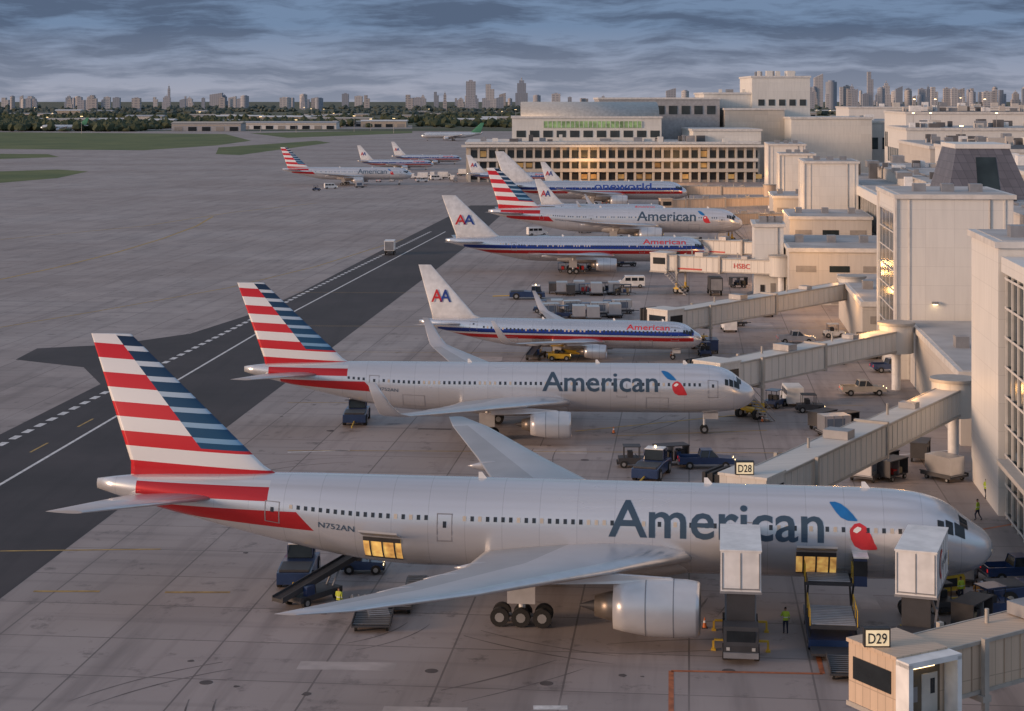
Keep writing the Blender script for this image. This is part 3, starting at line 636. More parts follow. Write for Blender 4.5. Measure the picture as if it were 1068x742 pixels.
# ---------------------------------------------------------------- jet bridges
JB=panel_mat('bridge_panels',(.66,.63,.58),1.2,4.,.8,.5); JBD=M('bridge_trim',(.4,.37,.33),.55); RUB=M('bellows_rubber',(.04,.04,.042),.85)
JR=M('bridge_red',(.5,.06,.05),.5); JBR=panel_mat('bridge_panels_tan',(.60,.46,.34),.6,4.,.7,.55)
def jet_bridge(sx,sy,ex,ey,z0=4.6,z1=4.2,turn=1,sign=None,band=None,open_=False,mat=None):
    JB_=mat or JB
    d=Vector((ex-sx,ey-sy)); Lb=d.length; rot=math.atan2(d.y,d.x); mb=MB()
    def zz(x): return z0+(z1-z0)*x/Lb
    def tun(xa,xb,w,h,mt,dz=0):
        a,b=zz(xa)+dz,zz(xb)+dz
        mb.hexa([(xa,-w/2,a),(xb,-w/2,b),(xb,w/2,b),(xa,w/2,a),(xa,-w/2,a+h),(xb,-w/2,b+h),(xb,w/2,b+h),(xa,w/2,a+h)],mt)
        n=int((xb-xa)/1.2)
        for i in range(n+1):
            x=xa+(xb-xa)*i/n; x=min(max(x,xa+.06),xb-.06)
            for s_ in(-1,1): mb.box(x-.04,x+.04,min(s_*w/2,s_*(w/2+.05)),max(s_*w/2,s_*(w/2+.05)),zz(x)+dz+.22,zz(x)+dz+h-.2,mt)
        for s_ in(-1,1):
            for zo in(-.02,h-.16):
                y0,y1=sorted((s_*w/2,s_*(w/2+.12)))
                mb.hexa([(xa,y0,a+zo),(xb,y0,b+zo),(xb,y1,b+zo),(xa,y1,a+zo),(xa,y0,a+zo+.2),(xb,y0,b+zo+.2),(xb,y1,b+zo+.2),(xa,y1,a+zo+.2)],JBD)
    tun(1.5,Lb*.52,2.3,2.5,JB_); tun(Lb*.46,Lb-3,2.8,2.85,JB_,-.15)
    mb.cbox((Lb*.46,0,zz(Lb*.46)+1.3),(.4,3.1,3.2),JBD)
    mb.cyl((0,0,z0-.3),(0,0,z0+3.1),2.1,JB_,n=24); mb.cyl((0,0,z0+3.1),(0,0,z0+3.4),2.3,JBD,n=24); mb.cyl((0,0,0),(0,0,z0-.3),.55,WHITE)
    zc=z1-.2; x0=Lb-3; y=turn*1.96
    mb.box(x0,Lb+.4,-1.9,1.9,zc,zc+3.2,JB_); mb.box(x0-.1,Lb+.5,-2,2,zc+3.2,zc+3.4,JB_); mb.box(x0-.1,Lb+.5,-2,2,zc-.25,zc,JBD)
    mb.box(Lb+.4,Lb+.46,-1.5,1.5,zc+1.3,zc+2.5,GLASS)
    if open_:
        ys=sorted((y,y+turn*1.0))
        mb.box(x0-.2,x0+.1,*ys,zc-.1,zc+3.2,WHITE); mb.box(Lb+.2,Lb+.5,*ys,zc-.1,zc+3.2,WHITE); mb.box(x0-.2,Lb+.5,*ys,zc+3.0,zc+3.3,WHITE); mb.box(x0-.2,Lb+.5,*ys,zc-.3,zc,DKSTEEL)
        y2=sorted((turn*1.9,turn*1.93)); mb.box(x0+.4,Lb-.1,*y2,zc+.1,zc+2.7,M('cab_interior',(.16,.12,.08),.7)); y3=sorted((turn*1.93,turn*1.97)); mb.box(x0+.6,x0+1.7,*y3,zc+.1,zc+2.2,M('cab_door',(.6,.56,.5),.5)); mb.box(x0+.8,x0+1.1,*sorted((turn*1.97,turn*1.99)),zc+1.1,zc+1.9,GLASS); mb.box(Lb-1.0,Lb-.3,*y3,zc+.8,zc+1.6,STEEL); mb.box(x0+.8,Lb-.5,*y3,zc+2.55,zc+2.65,LAMPW)
    else:
        for s_ in (1,-1):
            if s_!=turn: mb.box(x0+.3,Lb-.2,*sorted((s_*1.9,s_*1.96)),zc+1.3,zc+2.5,GLASS)
        for i in range(5):
            g=.0 if i%2 else .14
            ya,yb=sorted((y+turn*i*.3,y+turn*(i+1)*.3-turn*.04)); mb.box(x0+.2-g,Lb+.1+g,ya,yb,zc-.1,zc+3.1+g,RUB)
    xd=Lb*.8
    for s_ in(-1,1):
        mb.box(xd-.16,xd+.16,s_*1.75-.14,s_*1.75+.14,1.0,zz(xd)+2.9,JBD); mb.cyl((xd,s_*1.75,.9),(xd,s_*1.75,1.9),.22,YEL)
        mb.wheel(xd-.45,s_*1.2,.55,.4); mb.wheel(xd+.45,s_*1.2,.55,.4)
    mb.box(xd-.5,xd+.5,-2,2,.85,1.15,YEL); mb.box(xd-.3,xd+.3,-1.9,1.9,zz(xd)-.55,zz(xd)-.2,JBD)
    st=-turn
    for i in range(10): mb.box(Lb-3.6-i*.42,Lb-3.2-i*.42,*sorted((st*3.1,st*2.0)),max(.02,zc-.3-i*.4),max(.1,zc-.2-i*.4),STEEL)
    for s_ in(3.1,2.0): mb.cyl((Lb-3.2,st*s_,zc+.8),(Lb-7.6,st*s_,.9),.04,STEEL,n=6); mb.cyl((Lb-3.2,st*s_,zc-.3),(Lb-7.6,st*s_,0),.06,STEEL,n=6)
    mb.cyl((xd-5,-1.6,zz(xd)-.3),(xd+3,-1.6,zz(xd)-.3),.09,BLACK,n=6)
    mb.box(Lb*.6,Lb*.6+1.6,-1.1,1.1,zz(Lb*.6)+2.7,zz(Lb*.6)+3.4,STEEL); mb.box(Lb*.25,Lb*.25+1.2,-.8,.8,zz(Lb*.25)+2.5,zz(Lb*.25)+3.0,STEEL)
    for a_,w_ in ((.35,.5),(.72,.6)): mb.cyl((Lb*a_,-w_,zz(Lb*a_)+2.5),(Lb*a_,-w_,zz(Lb*a_)+3.5),.12,JBD,n=8)
    if band:
        for s_ in(-1,1):
            x=Lb*.22; r=textmesh(band); yy=s_*(2.3/2+.08); wd=3.2
            mb.add([((x+a*wd) if s_<0 else (x+wd-a*wd),yy,zz(x)+.8+b*.9) for a,b in r[0]],r[1],JR)
            mb.box(Lb*.6,Lb*.8,*sorted((s_*1.4,s_*1.46)),zz(Lb*.7)+.2,zz(Lb*.7)+.5,JR)
    if sign:
        zs=zc+3.1; xs_=Lb+.1; sg=M('gate_sign_lit',(.85,.7,.45),.5,emit=.4)
        mb.cyl((xs_,0,zs),(xs_,0,zs+.5),.08,STEEL,n=6)
        c,s=math.cos(-rot),math.sin(-rot)
        def W(a,b,z): return (xs_+a*c-b*s,a*s+b*c,z)
        mb.hexa([W(-.7,-.25,zs+.3),W(.7,-.25,zs+.3),W(.7,.25,zs+.3),W(-.7,.25,zs+.3),W(-.7,-.25,zs+1.3),W(.7,-.25,zs+1.3),W(.7,.25,zs+1.3),W(-.7,.25,zs+1.3)],BLACK)
        mb.hexa([W(-.62,-.28,zs+.38),W(.62,-.28,zs+.38),W(.62,-.26,zs+.38),W(-.62,-.26,zs+.38),W(-.62,-.28,zs+1.22),W(.62,-.28,zs+1.22),W(.62,-.26,zs+1.22),W(-.62,-.26,zs+1.22)],sg)
        r=textmesh(sign); mb.add([W(-.5+a*1.0,-.3,zs+.52+b*.55) for a,b in r[0]],r[1],BLACK)
    mb.build('jet_bridge',(sx,sy,0),rot)
jet_bridge(*L2W(-.5,8),17.4,132.5,4.9,4.4,-1,sign='D28')
jet_bridge(*L2W(-1,52),21.5,193.5,4.9,3.9,-1)
jet_bridge(*L2W(-1,112),20.5,247,4.7,3.3,-1)
jet_bridge(*L2W(-4,190),35.5,371,4.5,3.8,-1,band='HSBC'); jet_bridge(*L2W(-10,150),27,330,4.5,4.2,-1,band='HSBC')
jet_bridge(*L2W(0,285),51,447,4.6,4.2,-1,mat=JBR); jet_bridge(*L2W(0,362),44,523,4.5,3.5,-1,mat=JBR); jet_bridge(*L2W(0,420),52,595,4.5,4.2,-1,mat=JBR)
jet_bridge(46,110,19.6,95.0,4.3,3.1,1,sign='D29',open_=True,mat=JBR)
# ---------------------------------------------------------------- vehicles
def tug(x,y,r,col=BLUE):
    mb=MB(); mb.prism([(-1.5,.35),(-1.5,.95),(-.3,1.0),(1.5,.9),(1.55,.35)],-.75,.75,col)
    mb.box(-1.65,-1.5,-.6,.6,.3,.6,BLACK); mb.box(1.5,1.65,-.7,.7,.3,.55,BLACK)
    mb.box(-.6,-.1,-.6,-.1,1.0,1.5,BLACK); mb.box(-.6,-.1,.1,.6,1.0,1.5,BLACK)
    for a,b in((-.95,-.65),(-.95,.65),(.55,-.65),(.55,.65)): mb.cyl((a,b,.95),(a,b,2.0),.04,BLACK,n=6)
    mb.box(-1.05,.65,-.75,.75,2.0,2.08,col); mb.cyl((.35,-.35,1.0),(.1,-.35,1.35),.03,BLACK,n=6)
    for a in(-1.0,1.0):
        for b in(-.72,.72): mb.wheel(a,b,.36,.24)
    mb.box(1.56,1.58,-.6,-.4,.65,.8,LAMPW); mb.box(1.56,1.58,.4,.6,.65,.8,LAMPW); mb.build('baggage_tractor',(x,y,0),r,bevel=.03)
def pushback(x,y,r,col=BLUE):
    mb=MB(); mb.prism([(-3.2,.45),(-3.2,1.3),(-.6,1.45),(-.4,1.45),(3.1,1.25),(3.2,.45)],-1.25,1.25,col)
    mb.prism([(.7,1.4),(.9,2.35),(2.2,2.35),(2.6,1.35)],-.95,.95,GLASS,-.85,.85); mb.box(.8,2.3,-.9,.9,2.35,2.45,WHITE)
    for a in(.8,1.5,2.35):
        for b in(-.93,.93): mb.box(a-.05,a+.05,b-.04,b+.04,1.35,2.35,col)
    mb.box(-3,-.6,-1.1,1.1,1.3,1.5,DKSTEEL); mb.cyl((1.5,0,2.45),(1.5,0,2.65),.1,LAMPW,n=8)
    for a in(-2,2.0):
        for b in(-1.15,1.15): mb.wheel(a,b,.6,.35)
    mb.cyl((-3.2,0,.6),(-6.2,0,.5),.08,YEL,n=8); mb.build('pushback_tractor',(x,y,0),r,bevel=.04)
def pickup(x,y,r,col=WHITE,name='pickup_truck'):
    mb=MB(); mb.prism([(-2.7,.5),(-2.7,.72),(2.65,.72),(2.7,.5)],-.95,.95,col)
    mb.prism([(.9,.72),(.9,1.15),(2.45,1.02),(2.68,.85),(2.68,.72)],-.93,.93,col)
    mb.box(-.75,.9,-.93,.93,.72,1.15,col)
    for b in((-.95,-.87),(.87,.95)): mb.box(-2.7,-.75,b[0],b[1],.72,1.15,col)
    mb.box(-2.7,-2.62,-.87,.87,.72,1.15,col); mb.prism([(-.75,1.15),(-.55,1.75),(.5,1.75),(1.1,1.15)],-.86,.86,GLASS,-.7,.7)
    mb.box(-.58,.52,-.72,.72,1.75,1.81,col)
    for a in(-.72,.12):
        for s_ in(-1,1): mb.hexa([(a-.05,s_*.87-.02,1.15),(a+.05,s_*.87-.02,1.15),(a+.05,s_*.87+.02,1.15),(a-.05,s_*.87+.02,1.15),(a+.1,s_*.72-.02,1.76),(a+.2,s_*.72-.02,1.76),(a+.2,s_*.72+.02,1.76),(a+.1,s_*.72+.02,1.76)],col)
    mb.box(2.7,2.82,-.9,.9,.45,.68,STEEL); mb.box(-2.82,-2.7,-.9,.9,.45,.65,STEEL); mb.box(2.69,2.71,-.6,.6,.72,.82,BLACK)
    for b in(-.8,.6): mb.box(2.68,2.7,b,b+.22,.84,.98,LAMPW); mb.box(-2.72,-2.7,b,b+.2,.75,1.0,LAMPR)
    for a in(-1.7,1.75):
        for b in(-.86,.86): mb.wheel(a,b,.38,.26)
    mb.build(name,(x,y,0),r,bevel=.03)
def van(x,y,r,col=WHITE):
    mb=MB(); mb.prism([(-2.6,.4),(-2.6,2.15),(-2.45,2.25),(1.1,2.25),(1.8,1.4),(2.55,1.15),(2.65,.4)],-.98,.98,col)
    mb.hexa([(1.85,-.8,1.39),(1.85,.8,1.39),(1.83,.8,1.37),(1.83,-.8,1.37),(1.18,-.8,2.2),(1.18,.8,2.2),(1.16,.8,2.17),(1.16,-.8,2.17)],GLASS)
    for s_ in(-1,1):
        for a,b in((.1,1.1),(-1.2,-.1),(-2.4,-1.4)):
            y0,y1=sorted((s_*.98,s_*1.0)); mb.box(a,b,y0,y1,1.35,1.95,GLASS)
    for a in(-1.7,1.7):
        for b in(-.9,.9): mb.wheel(a,b,.36,.24)
    mb.box(2.65,2.72,-.9,.9,.4,.6,BLACK); mb.box(2.6,2.66,-.8,-.5,.75,.95,LAMPW); mb.box(2.6,2.66,.5,.8,.75,.95,LAMPW); mb.build('van',(x,y,0),r,bevel=.04)
def boxtruck(x,y,r,col=WHITE):
    mb=MB(); mb.box(-3.6,.9,-1.15,1.15,1.0,3.3,col); mb.prism([(1.0,.6),(1.0,2.4),(2.1,2.4),(2.5,1.5),(2.7,1.4),(2.75,.6)],-1.0,1.0,col)
    mb.box(1.3,1.95,-1.02,1.02,1.5,2.15,GLASS); mb.hexa([(2.53,-.85,1.5),(2.53,.85,1.5),(2.5,.85,1.48),(2.5,-.85,1.48),(2.17,-.85,2.3),(2.17,.85,2.3),(2.14,.85,2.3),(2.14,-.85,2.3)],GLASS)
    mb.box(-3.6,2.5,-.5,.5,.6,.99,DKSTEEL); mb.box(-3.63,-3.6,-1.0,1.0,1.1,3.1,STEEL)
    for a in(-2.4,1.8):
        for b in(-.95,.95): mb.wheel(a,b,.48,.3)
    mb.build('box_truck',(x,y,0),r,bevel=.03)
def cart(x,y,r,col=None,cover=True):
    col=col or random.choice([DKSTEEL,BLUE,STEEL]); mb=MB(); mb.box(-1.6,1.6,-.8,.8,.45,.58,DKSTEEL)
    if cover:
        mb.box(-1.6,-1.52,-.8,.8,.58,1.9,col); mb.box(1.52,1.6,-.8,.8,.58,1.9,col); mb.box(-1.65,1.65,-.85,.85,1.9,1.98,col); mb.box(-.04,.04,-.8,.8,.58,1.9,STEEL)
        for i in range(6):
            a=random.uniform(-1.4,.8); mb.box(a,a+.55,-.6-.01*i,.6+.01*i,.6,.6+random.uniform(.3,.9),random.choice([BLACK,RED,BLUE,M('canvas_bag',(.2,.16,.1))]))
    else:
        mb.box(-1.5,1.5,-.72,.72,.58,.64,STEEL)
        for i in range(7): mb.cyl((-1.35+i*.45,-.7,.7),(-1.35+i*.45,.7,.7),.06,STEEL,n=8)
    mb.cyl((1.6,0,.45),(2.5,0,.35),.05,BLACK,n=6)
    for a in(-1.1,1.1):
        for b in(-.7,.7): mb.wheel(a,b,.25,.16)
    mb.build('baggage_cart' if cover else 'cargo_dolly',(x,y,0),r)
def ulddolly(x,y,r,cont=True):
    mb=MB(); mb.box(-1.8,1.8,-1.3,1.3,.4,.52,DKSTEEL)
    for i in range(9): mb.cyl((-1.6+i*.4,-1.2,.58),(-1.6+i*.4,1.2,.58),.06,M('roller_steel',(.16,.16,.165),.5,.4) if not cont else STEEL,n=8)
    for b in(-1.3,1.24): mb.box(-1.8,1.8,b,b+.06,.52,.75,DKSTEEL)
    if cont:
        mb.add([(-1.5,-1,.65),(1.0,-1,.65),(1.5,-1,1.2),(1.5,-1,2.3),(-1.5,-1,2.3),(-1.5,1,.65),(1.0,1,.65),(1.5,1,1.2),(1.5,1,2.3),(-1.5,1,2.3)],[(0,1,2,3,4),(9,8,7,6,5),(0,5,6,1),(1,6,7,2),(2,7,8,3),(3,8,9,4),(4,9,5,0)],ALU)
        for a in(-1.5,-.5,.5,1.42): mb.box(a,a+.08,-1.04,-1.0,.65 if a<1 else 1.2,2.3,STEEL)
        mb.box(-1.2,.8,-1.03,-1.0,1.0,2.0,M('container_curtain',(.12,.16,.22)))
    mb.cyl((1.8,0,.45),(3,0,.4),.06,BLACK,n=6)
    for a in(-1.2,1.2):
        for b in(-1.05,1.05): mb.wheel(a,b,.22,.18)
    mb.build('container_dolly',(x,y,0),r)
def belt(x,y,r):
    mb=MB(); mb.box(-2.6,1.6,-.9,.9,.45,.85,DKSTEEL); mb.hexa([(-4,-.45,.75),(4.2,-.45,2.4),(4.2,.45,2.4),(-4,.45,.75),(-4,-.45,1.0),(4.2,-.45,2.65),(4.2,.45,2.65),(-4,.45,1.0)],BLACK)
    for b in(-.52,.46): mb.hexa([(-4,b,.72),(4.2,b,2.37),(4.2,b+.06,2.37),(-4,b+.06,.72),(-4,b,1.12),(4.2,b,2.77),(4.2,b+.06,2.77),(-4,b+.06,1.12)],DKSTEEL)
    mb.box(-2.0,-1.2,-.9,-.55,.85,1.5,BLUE); mb.cyl((-.9,-.7,.85),(-1.0,-.7,1.5),.03,BLACK,n=6); mb.cyl((1.2,-.3,.8),(2.0,-.3,2.0),.07,STEEL,n=8); mb.cyl((1.2,.3,.8),(2.0,.3,2.0),.07,STEEL,n=8)
    for a in(-2,1.1):
        for b in(-.85,.85): mb.wheel(a,b,.38,.25)
    mb.build('belt_loader',(x,y,0),r)
def catering(x,y,r,zb=4.2,red=False,hb_=2.55):
    mb=MB(); mb.box(-4.2,4.2,-.55,.55,.75,1.05,DKSTEEL)
    mb.prism([(-5.0,.5),(-5.05,1.2),(-4.9,2.35),(-3.7,2.4),(-3.5,.5)],-1.1,1.1,DKSTEEL); mb.box(-5.02,-4.95,-.9,.9,1.4,2.1,GLASS); mb.box(-4.7,-3.8,-1.13,1.13,1.4,2.1,GLASS)
    mb.box(-5.2,-5.05,-1.1,1.1,.45,.8,STEEL)
    for b in(-.9,.7): mb.box(-5.07,-5.02,b,b+.22,.9,1.1,M('headlamp_off',(.5,.5,.48),.2))
    for a in(-3.9,1.6,2.9):
        for b in(-1.0,1.0): mb.wheel(a,b,.5,.34)
    for b in(-.95,.95):
        zt=zb-.1
        mb.hexa([(-2.8,b-.07,1.05),(-2.5,b-.07,1.05),(-2.5,b+.07,1.05),(-2.8,b+.07,1.05),(2.5,b-.07,zt),(2.8,b-.07,zt),(2.8,b+.07,zt),(2.5,b+.07,zt)],STEEL)
        c=b*.84; mb.hexa([(2.5,c-.07,1.05),(2.8,c-.07,1.05),(2.8,c+.07,1.05),(2.5,c+.07,1.05),(-2.8,c-.07,zt),(-2.5,c-.07,zt),(-2.5,c+.07,zt),(-2.8,c+.07,zt)],STEEL)
    mb.box(-2.6,-1.2,-.8,.8,1.05,2.1,DKSTEEL); mb.box(-3.4,-3.2,-.9,.9,1.0,zb-.2,DKSTEEL)
    for a in(-2.3,2.0):
        for b in(-1.9,1.6): mb.box(a,a+.35,b,b+.3,0,.12,YEL); mb.box(a+.1,a+.25,min(b,0)+.1,max(b,0)+.1,.62,.74,YEL); mb.box(a+.1,a+.25,b+.08,b+.22,.12,.62,YEL)
    zt=zb+hb_
    mb.box(-3.5,3.4,-1.28,1.28,zb,zt,WHITE); mb.box(-3.55,3.45,-1.33,1.33,zb-.15,zb,STEEL); mb.box(-3.55,3.45,-1.33,1.33,zt,zt+.1,WHITE)
    for b in (-1.2,-.02,1.14): mb.box(-3.54,-3.5,b,b+.06,zb+.1,zt-.1,STEEL)
    mb.box(-3.53,-3.5,-1.14,1.14,zb+.12,zb+.2,STEEL)
    for a in (-2.2,-.8,.6,2.0):
        for s_ in (-1,1): mb.box(a,a+.04,*sorted((s_*1.28,s_*1.3)),zb+.05,zt-.05,STEEL)
    if red:
        def cres(f):
            o=[(.95*math.cos(t),.95*math.sin(t)) for t in [math.pi*(.35+1.1*i/8) for i in range(9)]]; q=[(.25+.85*math.cos(t),.7*math.sin(t)) for t in [math.pi*(.4+1.0*i/8) for i in range(9)]]
            mb.add([f(*p) for p in o+q],[(i,i+1,10+i,9+i) for i in range(8)],RED)
        cres(lambda a,b:(-1.6-a,1.33,zb+1.5+b)); cres(lambda a,b:(-1.0+a,-1.33,zb+1.5+b))
        r_=textmesh('sky chefs'); mb.add([(-.8+a*3.2,-1.335,zb+1.1+b*.6) for a,b in r_[0]],r_[1],TINTEXT); mb.add([(-1.9-a*1.4+1.2,1.335,zb+1.3+b*.4) for a,b in r_[0]],r_[1],TINTEXT)
    mb.box(3.4,4.6,-1.2,1.2,zb,zb+.1,STEEL)
    for b in(-1.2,1.14): mb.box(3.4,4.6,b,b+.06,zb+1.0,zb+1.06,YEL); mb.box(4.5,4.56,b,b+.06,zb,zb+1,YEL)
    mb.build('catering_truck',(x,y,0),r)
def loader(x,y,r):
    mb=MB(); mb.box(-4,4,-1.6,1.6,.4,.9,BLUE)
    mb.box(-4,.8,-1.5,1.5,1.6,1.8,DKSTEEL); mb.box(1.2,4.2,-1.6,1.6,3.0,3.2,DKSTEEL)
    for i in range(12): mb.cyl((-3.8+i*.38,-1.4,1.86),(-3.8+i*.38,1.4,1.86),.07,STEEL,n=8)
    for i in range(7): mb.cyl((1.4+i*.4,-1.4,3.26),(1.4+i*.4,1.4,3.26),.07,STEEL,n=8)
    for b in(-1.5,1.5):
        for a,c,z in((-3.5,0,1.6),(1.5,3.8,3.0)):
            mb.hexa([(a,b-.06,.9),(a+.25,b-.06,.9),(a+.25,b+.06,.9),(a,b+.06,.9),(c,b-.06,z),(c+.25,b-.06,z),(c+.25,b+.06,z),(c,b+.06,z)],DKSTEEL)
            mb.hexa([(c,b-.19,.9),(c+.25,b-.19,.9),(c+.25,b-.07,.9),(c,b-.07,.9),(a,b-.19,z),(a+.25,b-.19,z),(a+.25,b-.07,z),(a,b-.07,z)],DKSTEEL)
        for a in(-4,-2,0): mb.cyl((a,b,1.8),(a,b,2.8),.035,YEL,n=6)
        mb.cyl((-4,b,2.8),(0,b,2.8),.035,YEL,n=6)
        for a in(1.3,2.7,4.1): mb.cyl((a,b*1.05,3.2),(a,b*1.05,4.3),.035,YEL,n=6)
        mb.cyl((1.3,b*1.05,4.3),(4.1,b*1.05,4.3),.035,YEL,n=6)
    mb.box(1.2,2.4,-2.5,-1.65,3.0,4.9,BLUE); mb.box(1.17,2.43,-2.53,-1.6,3.7,4.7,GLASS); mb.box(1.1,2.5,-2.6,-1.6,4.9,5.0,WHITE)
    mb.box(-5.6,-4,-1.5,1.5,.35,.5,DKSTEEL)
    for a in(-3,-1.8,2.6):
        for b in(-1.45,1.45): mb.wheel(a,b,.4,.3)
    mb.build('cargo_loader',(x,y,0),r)
R90=math.radians(90)
catering(15.0,116.5,R90-.12,4.2); catering(26.6,115.0,R90-.34,4.3,True,2.75)
loader(21.1,117.6,R90-.12); ulddolly(20.9,109.9,R90-.1,False)
pushback(-15.8,131.5,R90); tug(-11.2,133.5,0,BLUE); belt(-13.8,126,math.radians(52))
cart(-9.8,124.3,math.radians(8),cover=False); cart(-9.2,121.4,math.radians(100),cover=False); ulddolly(-8.2,124,R90,False); ulddolly(-9.4,119.9,R90,False); cart(-6.9,128.5,R90,cover=False)
tug(33.2,122.5,.4); pushback(36.6,125.5,.15,BLUE); cart(33.5,131,1.2); pickup(37.6,131.5,.1,BLUE); cart(31.0,119.5,.9,DKSTEEL); tug(29.5,123.6,1.9,DKSTEEL)
pushback(13.2,167.5,R90-.3); tug(11.8,172,0,DKSTEEL); pickup(18.8,171.5,0,BLUE); cart(15.5,173,.3)
for i,(u,v) in enumerate(((870,455),(880,449),(858,447),(905,500),(920,492),(930,500),(985,500),(960,480))): (ulddolly if i%3==0 else cart)(*G(u,v),random.uniform(0,3),*([] if i%3==0 else [DKSTEEL]))
pushback(*G(372,440),R90); pickup(*G(900,412),.05,M('paint_tan',(.48,.42,.34),.4)); pickup(*G(930,388),0.1,BLUE); van(*G(826,421),R90,WHITE); tug(*G(845,430),0,DKSTEEL); tug(*G(808,425),1.,BLUE)
pickup(*G(830,358),0,M('paint_silver',(.5,.5,.52),.35,.3)); pushback(*G(905,360),.3,DKSTEEL); boxtruck(*G(903,372),R90,DKSTEEL); tug(*G(870,352),0,WHITE)
pushback(*G(550,312),0,BLUE)
for i in range(9): (ulddolly if i%2 else cart)(*G(577+i*9,306+(i%3)),random.choice([0,R90]))
for i in range(12): (ulddolly if i%3 else tug)(*G(566+i*7.5,326+(i*5)%9),random.choice([0,.2,R90]))
van(*G(658,300),math.pi,WHITE); boxtruck(*G(745,307),R90,DKSTEEL); boxtruck(*G(407,265),R90,WHITE)
belt(*G(560,374),1.3); tug(*G(583,376),0,YEL); pushback(*G(600,372),0,YEL); belt(*G(655,278),.3); tug(*G(620,281),0); cart(*G(590,284),0); cart(*G(604,284),0)
for i,(u,v) in enumerate(((735,372),(742,368),(690,335),(760,345),(765,340),(800,330),(770,300),(790,285),(560,246),(610,243),(640,243),(575,212),(630,214),(345,197),(375,196),(330,199),(475,190),(440,190),(455,188),(850,375),(870,380))):
    [tug,cart,pickup,van,ulddolly][i%5](*G(u,v),random.choice([0,.3,R90]))
for u in range(395,500,7):
    x,y=G(u,182+random.uniform(0,8)); [boxtruck,van,pickup][u%3](x,y,random.choice([0,R90]))
def gpu(x,y,r):
    mb=MB(); mb.prism([(-1.3,.4),(-1.3,1.5),(-1.1,1.6),(1.1,1.6),(1.3,1.3),(1.3,.4)],-.7,.7,YEL); mb.box(-1.0,.6,-.72,-.7,.7,1.3,BLACK); mb.cyl((.6,.3,1.6),(.6,.3,1.9),.07,BLACK,n=8); mb.cyl((1.3,0,.45),(2.2,0,.3),.05,BLACK,n=6)
    for a in(-.8,.8):
        for b in(-.65,.65): mb.wheel(a,b,.25,.16)
    mb.build('ground_power_unit',(x,y,0),r,bevel=.03)
gpu(*G(780,433),.3); gpu(*G(730,362),0); gpu(*G(985,620),.4); gpu(*G(1000,585),.2)
def cone(x,y):
    mb=MB(); mb.cyl((0,0,.04),(0,0,.7),.15,M('cone_orange',(.6,.16,.04),.6),r1=.03,n=12); mb.box(-.2,.2,-.2,.2,0,.04,BLACK); mb.cyl((0,0,.35),(0,0,.5),.105,WHITE,r1=.075,n=12); mb.build('traffic_cone',(x,y,0))
for u,v in((338,640),(735,655),(560,448),(795,440),(1045,625),(1010,590),(640,452),(700,372)): cone(*G(u,v))
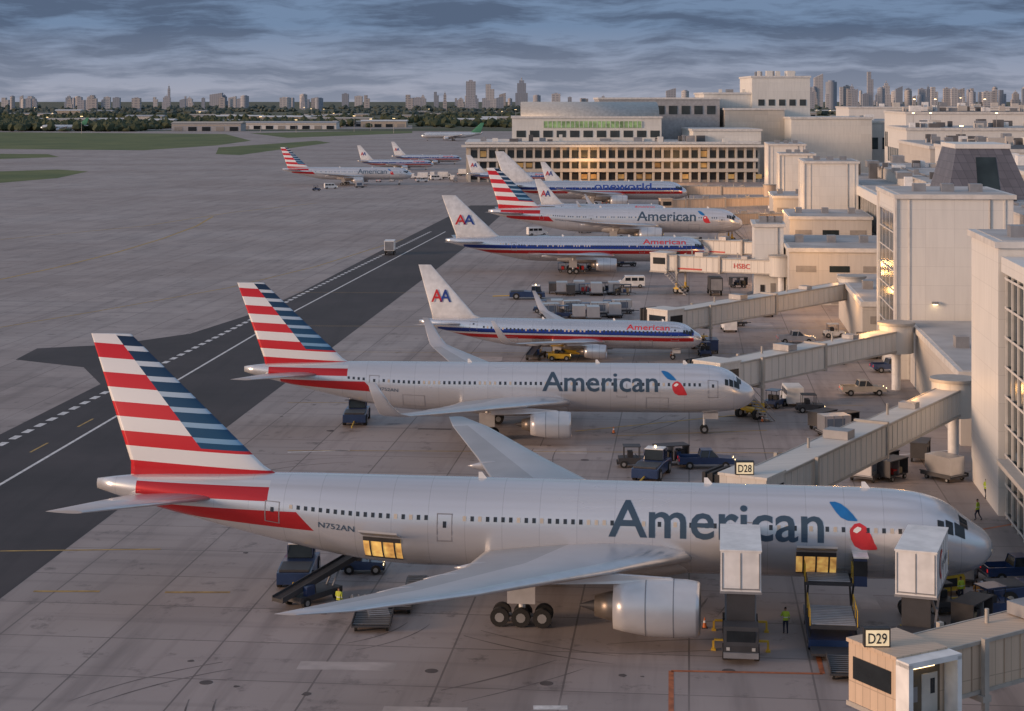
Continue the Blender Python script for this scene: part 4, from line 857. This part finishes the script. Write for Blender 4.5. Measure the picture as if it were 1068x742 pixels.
# ---------------------------------------------------------------- people
def worker(x,y,r,vest=(.45,.6,.05),stride=.12,reach=0.):
    e=empty('ramp_worker',(x,y,0),r)
    J={'pel':(0,0,.95,.15),'sp':(0,0,1.15,.14),'ch':(.02,0,1.38,.165),'nk':(.03,0,1.54,.06),'hd':(.04,0,1.6,.055),
       'hl':(0,.1,.9,.1),'kl':(stride,.11,.5,.065),'al':(stride*.6,.11,.09,.045),'tl':(stride*.6+.17,.12,.04,.04),
       'hr':(0,-.1,.9,.1),'kr':(-stride*.2,-.11,.5,.065),'ar':(-stride*1.6,-.11,.1,.045),'tr':(-stride*1.6+.17,-.12,.04,.04),
       'sl':(.02,.2,1.44,.07),'el':(.0+reach*.1,.26,1.14,.047),'wl':(.12+reach*.35,.25,.92+reach*.25,.032),
       'sr':(.02,-.2,1.44,.07),'er':(-.03,-.26,1.14,.047),'wr':(.1,-.25,.92,.032)}
    E=[('pel','sp'),('sp','ch'),('ch','nk'),('nk','hd'),('pel','hl'),('hl','kl'),('kl','al'),('al','tl'),('pel','hr'),('hr','kr'),('kr','ar'),('ar','tr'),('ch','sl'),('sl','el'),('el','wl'),('ch','sr'),('sr','er'),('er','wr')]
    ks=list(J); me=bpy.data.meshes.new('body'); me.from_pydata([J[k][:3] for k in ks],[(ks.index(a),ks.index(b)) for a,b in E],[])
    o=bpy.data.objects.new('body',me); sc.collection.objects.link(o); o.parent=e
    o.modifiers.new('Skin','SKIN')
    for i,k in enumerate(ks):
        sv=me.skin_vertices[0].data[i]; sv.radius=(J[k][3],J[k][3]); sv.use_root=(k=='pel')
    s=o.modifiers.new('Sub','SUBSURF'); s.levels=1; s.render_levels=2
    m,p,n=base_mat('work_clothes',.8); z=n.xyz(n.coord())[2]
    c=n.mix(n.gt(z,.93),(.02,.025,.05),vest); c=n.mix(n.rng(z,1.12,1.17),c,(.7,.7,.7)); c=n.mix(n.gt(z,1.53),c,(.35,.2,.13)); c=n.mix(n.lt(z,.1),c,(.02,.02,.02)); n.l.new(c,p.inputs['Base Color']); me.materials.append(m)
    hb=MB(); SK=M('skin',(.36,.2,.13),.6); HR=M('hair_dark',(.02,.015,.012),.8)
    N=14
    def blob(c,rx,ry,rz,mat,lo=-1,hi=1):
        rg=[]
        for i in range(9):
            t=lo+(hi-lo)*i/8; q=math.sqrt(max(.0004,1-t*t)); rg.append([(c[0]+rx*q*math.cos(2*math.pi*j/N),c[1]+ry*q*math.sin(2*math.pi*j/N),c[2]+rz*t) for j in range(N)])
        hb.loft(rg,mat)
    blob((.05,0,1.67),.095,.075,.115,SK); blob((.035,0,1.69),.1,.082,.115,HR,.15,1); blob((.145,0,1.655),.02,.014,.025,SK)
    for s_ in(-1,1): blob((.128,s_*.03,1.68),.012,.013,.009,BLACK); blob((.04,s_*.078,1.665),.02,.01,.03,SK)
    hb.cbox((.138,0,1.615),(.01,.045,.012),RED)
    for k in('wl','wr'):
        wx,wy,wz,_=J[k]; s_=1 if wy>0 else -1
        hb.cbox((wx+.015,wy,wz-.06),(.075,.028,.09),SK)
        for f,(o_,l) in enumerate(((-.03,.06),(-.01,.075),(.012,.07),(.032,.055))): hb.cyl((wx+.015+o_,wy,wz-.1),(wx+.02+o_,wy-s_*.015,wz-.1-l),.009,SK,r1=.007,n=6)
        hb.cyl((wx+.05,wy,wz-.05),(wx+.085,wy-s_*.01,wz-.095),.011,SK,r1=.008,n=6)
    hb.build('head_and_hands',parent=e)
worker(31.8,125.6,2.0); worker(32.6,124.6,-1.,(.6,.25,.05),.05,1.); worker(42.2,158,.5); worker(39.4,150,2.5,(.45,.6,.05),.2); worker(-12,122.8,1.2,(.45,.5,.05),.1,1.); worker(18.2,118,1.6,(.4,.55,.05),.05,1.)
# ---------------------------------------------------------------- sky, light, camera
az=math.radians(250); el=math.radians(10)
w=bpy.data.worlds.new('World'); sc.world=w; w.use_nodes=True; n=NT(w); bg=w.node_tree.nodes['Background']
sky=n.new('ShaderNodeTexSky'); sky.sky_type='NISHITA'; sky.sun_disc=False; sky.sun_elevation=el; sky.sun_rotation=az; sky.air_density=1.2; sky.dust_density=1.5
tc=n.new('ShaderNodeTexCoord'); s=n.xyz(tc.outputs['Generated'])
wa=n.math('ADD',s[2],n.mul(n.noise(n.comb(n.mul(s[0],14.),n.mul(s[1],14.),0.),1.,2),.012))
vec=n.comb(n.mul(s[0],13.),n.mul(s[1],13.),n.mul(wa,100.))
c1=n.mr(n.noise(vec,1.0,6,.62),.42,.58)
vec2=n.comb(n.mul(s[0],2.2),n.mul(s[1],2.2),n.mul(s[2],7.)); c2=n.mr(n.noise(vec2,1.3,3,.6),.35,.65)
low=n.mr(s[2],0.,.042)
gap=n.mix(low,(.34,.35,.42),(.155,.225,.345)); cl=n.mix(low,(.215,.24,.31),(.085,.12,.19))
band=n.mix(c1,gap,cl)
skys=n.mix(1.,sky.outputs[0],(.12,.12,.125),'MULTIPLY')
over=n.mix(n.mul(c2,.6),skys,(.55,.63,.84))
up=n.mr(s[2],.06,.3)
n.l.new(n.mix(up,band,over),bg.inputs[0]); bg.inputs[1].default_value=1.1
try: w.cycles.sampling_method='MANUAL'; w.cycles.sample_map_resolution=512
except Exception: pass
sun=bpy.data.lights.new('sun','SUN'); so=bpy.data.objects.new('sun',sun); sc.collection.objects.link(so)
sun.energy=2.5; sun.angle=math.radians(14); sun.color=(1,.64,.43)
dirv=Vector((math.sin(az)*math.cos(el),math.cos(az)*math.cos(el),math.sin(el))); so.rotation_euler=dirv.to_track_quat('Z','Y').to_euler()
cam=bpy.data.cameras.new('camera'); co=bpy.data.objects.new('camera',cam); sc.collection.objects.link(co); sc.camera=co
co.location=(0,0,H); co.rotation_euler=(math.radians(90),0,0); cam.sensor_width=36; cam.lens=36*F/1068.; cam.shift_y=-266/1068.; cam.clip_end=80000; cam.clip_start=1
sc.view_settings.view_transform='Standard'; sc.view_settings.look='None'; sc.view_settings.exposure=0
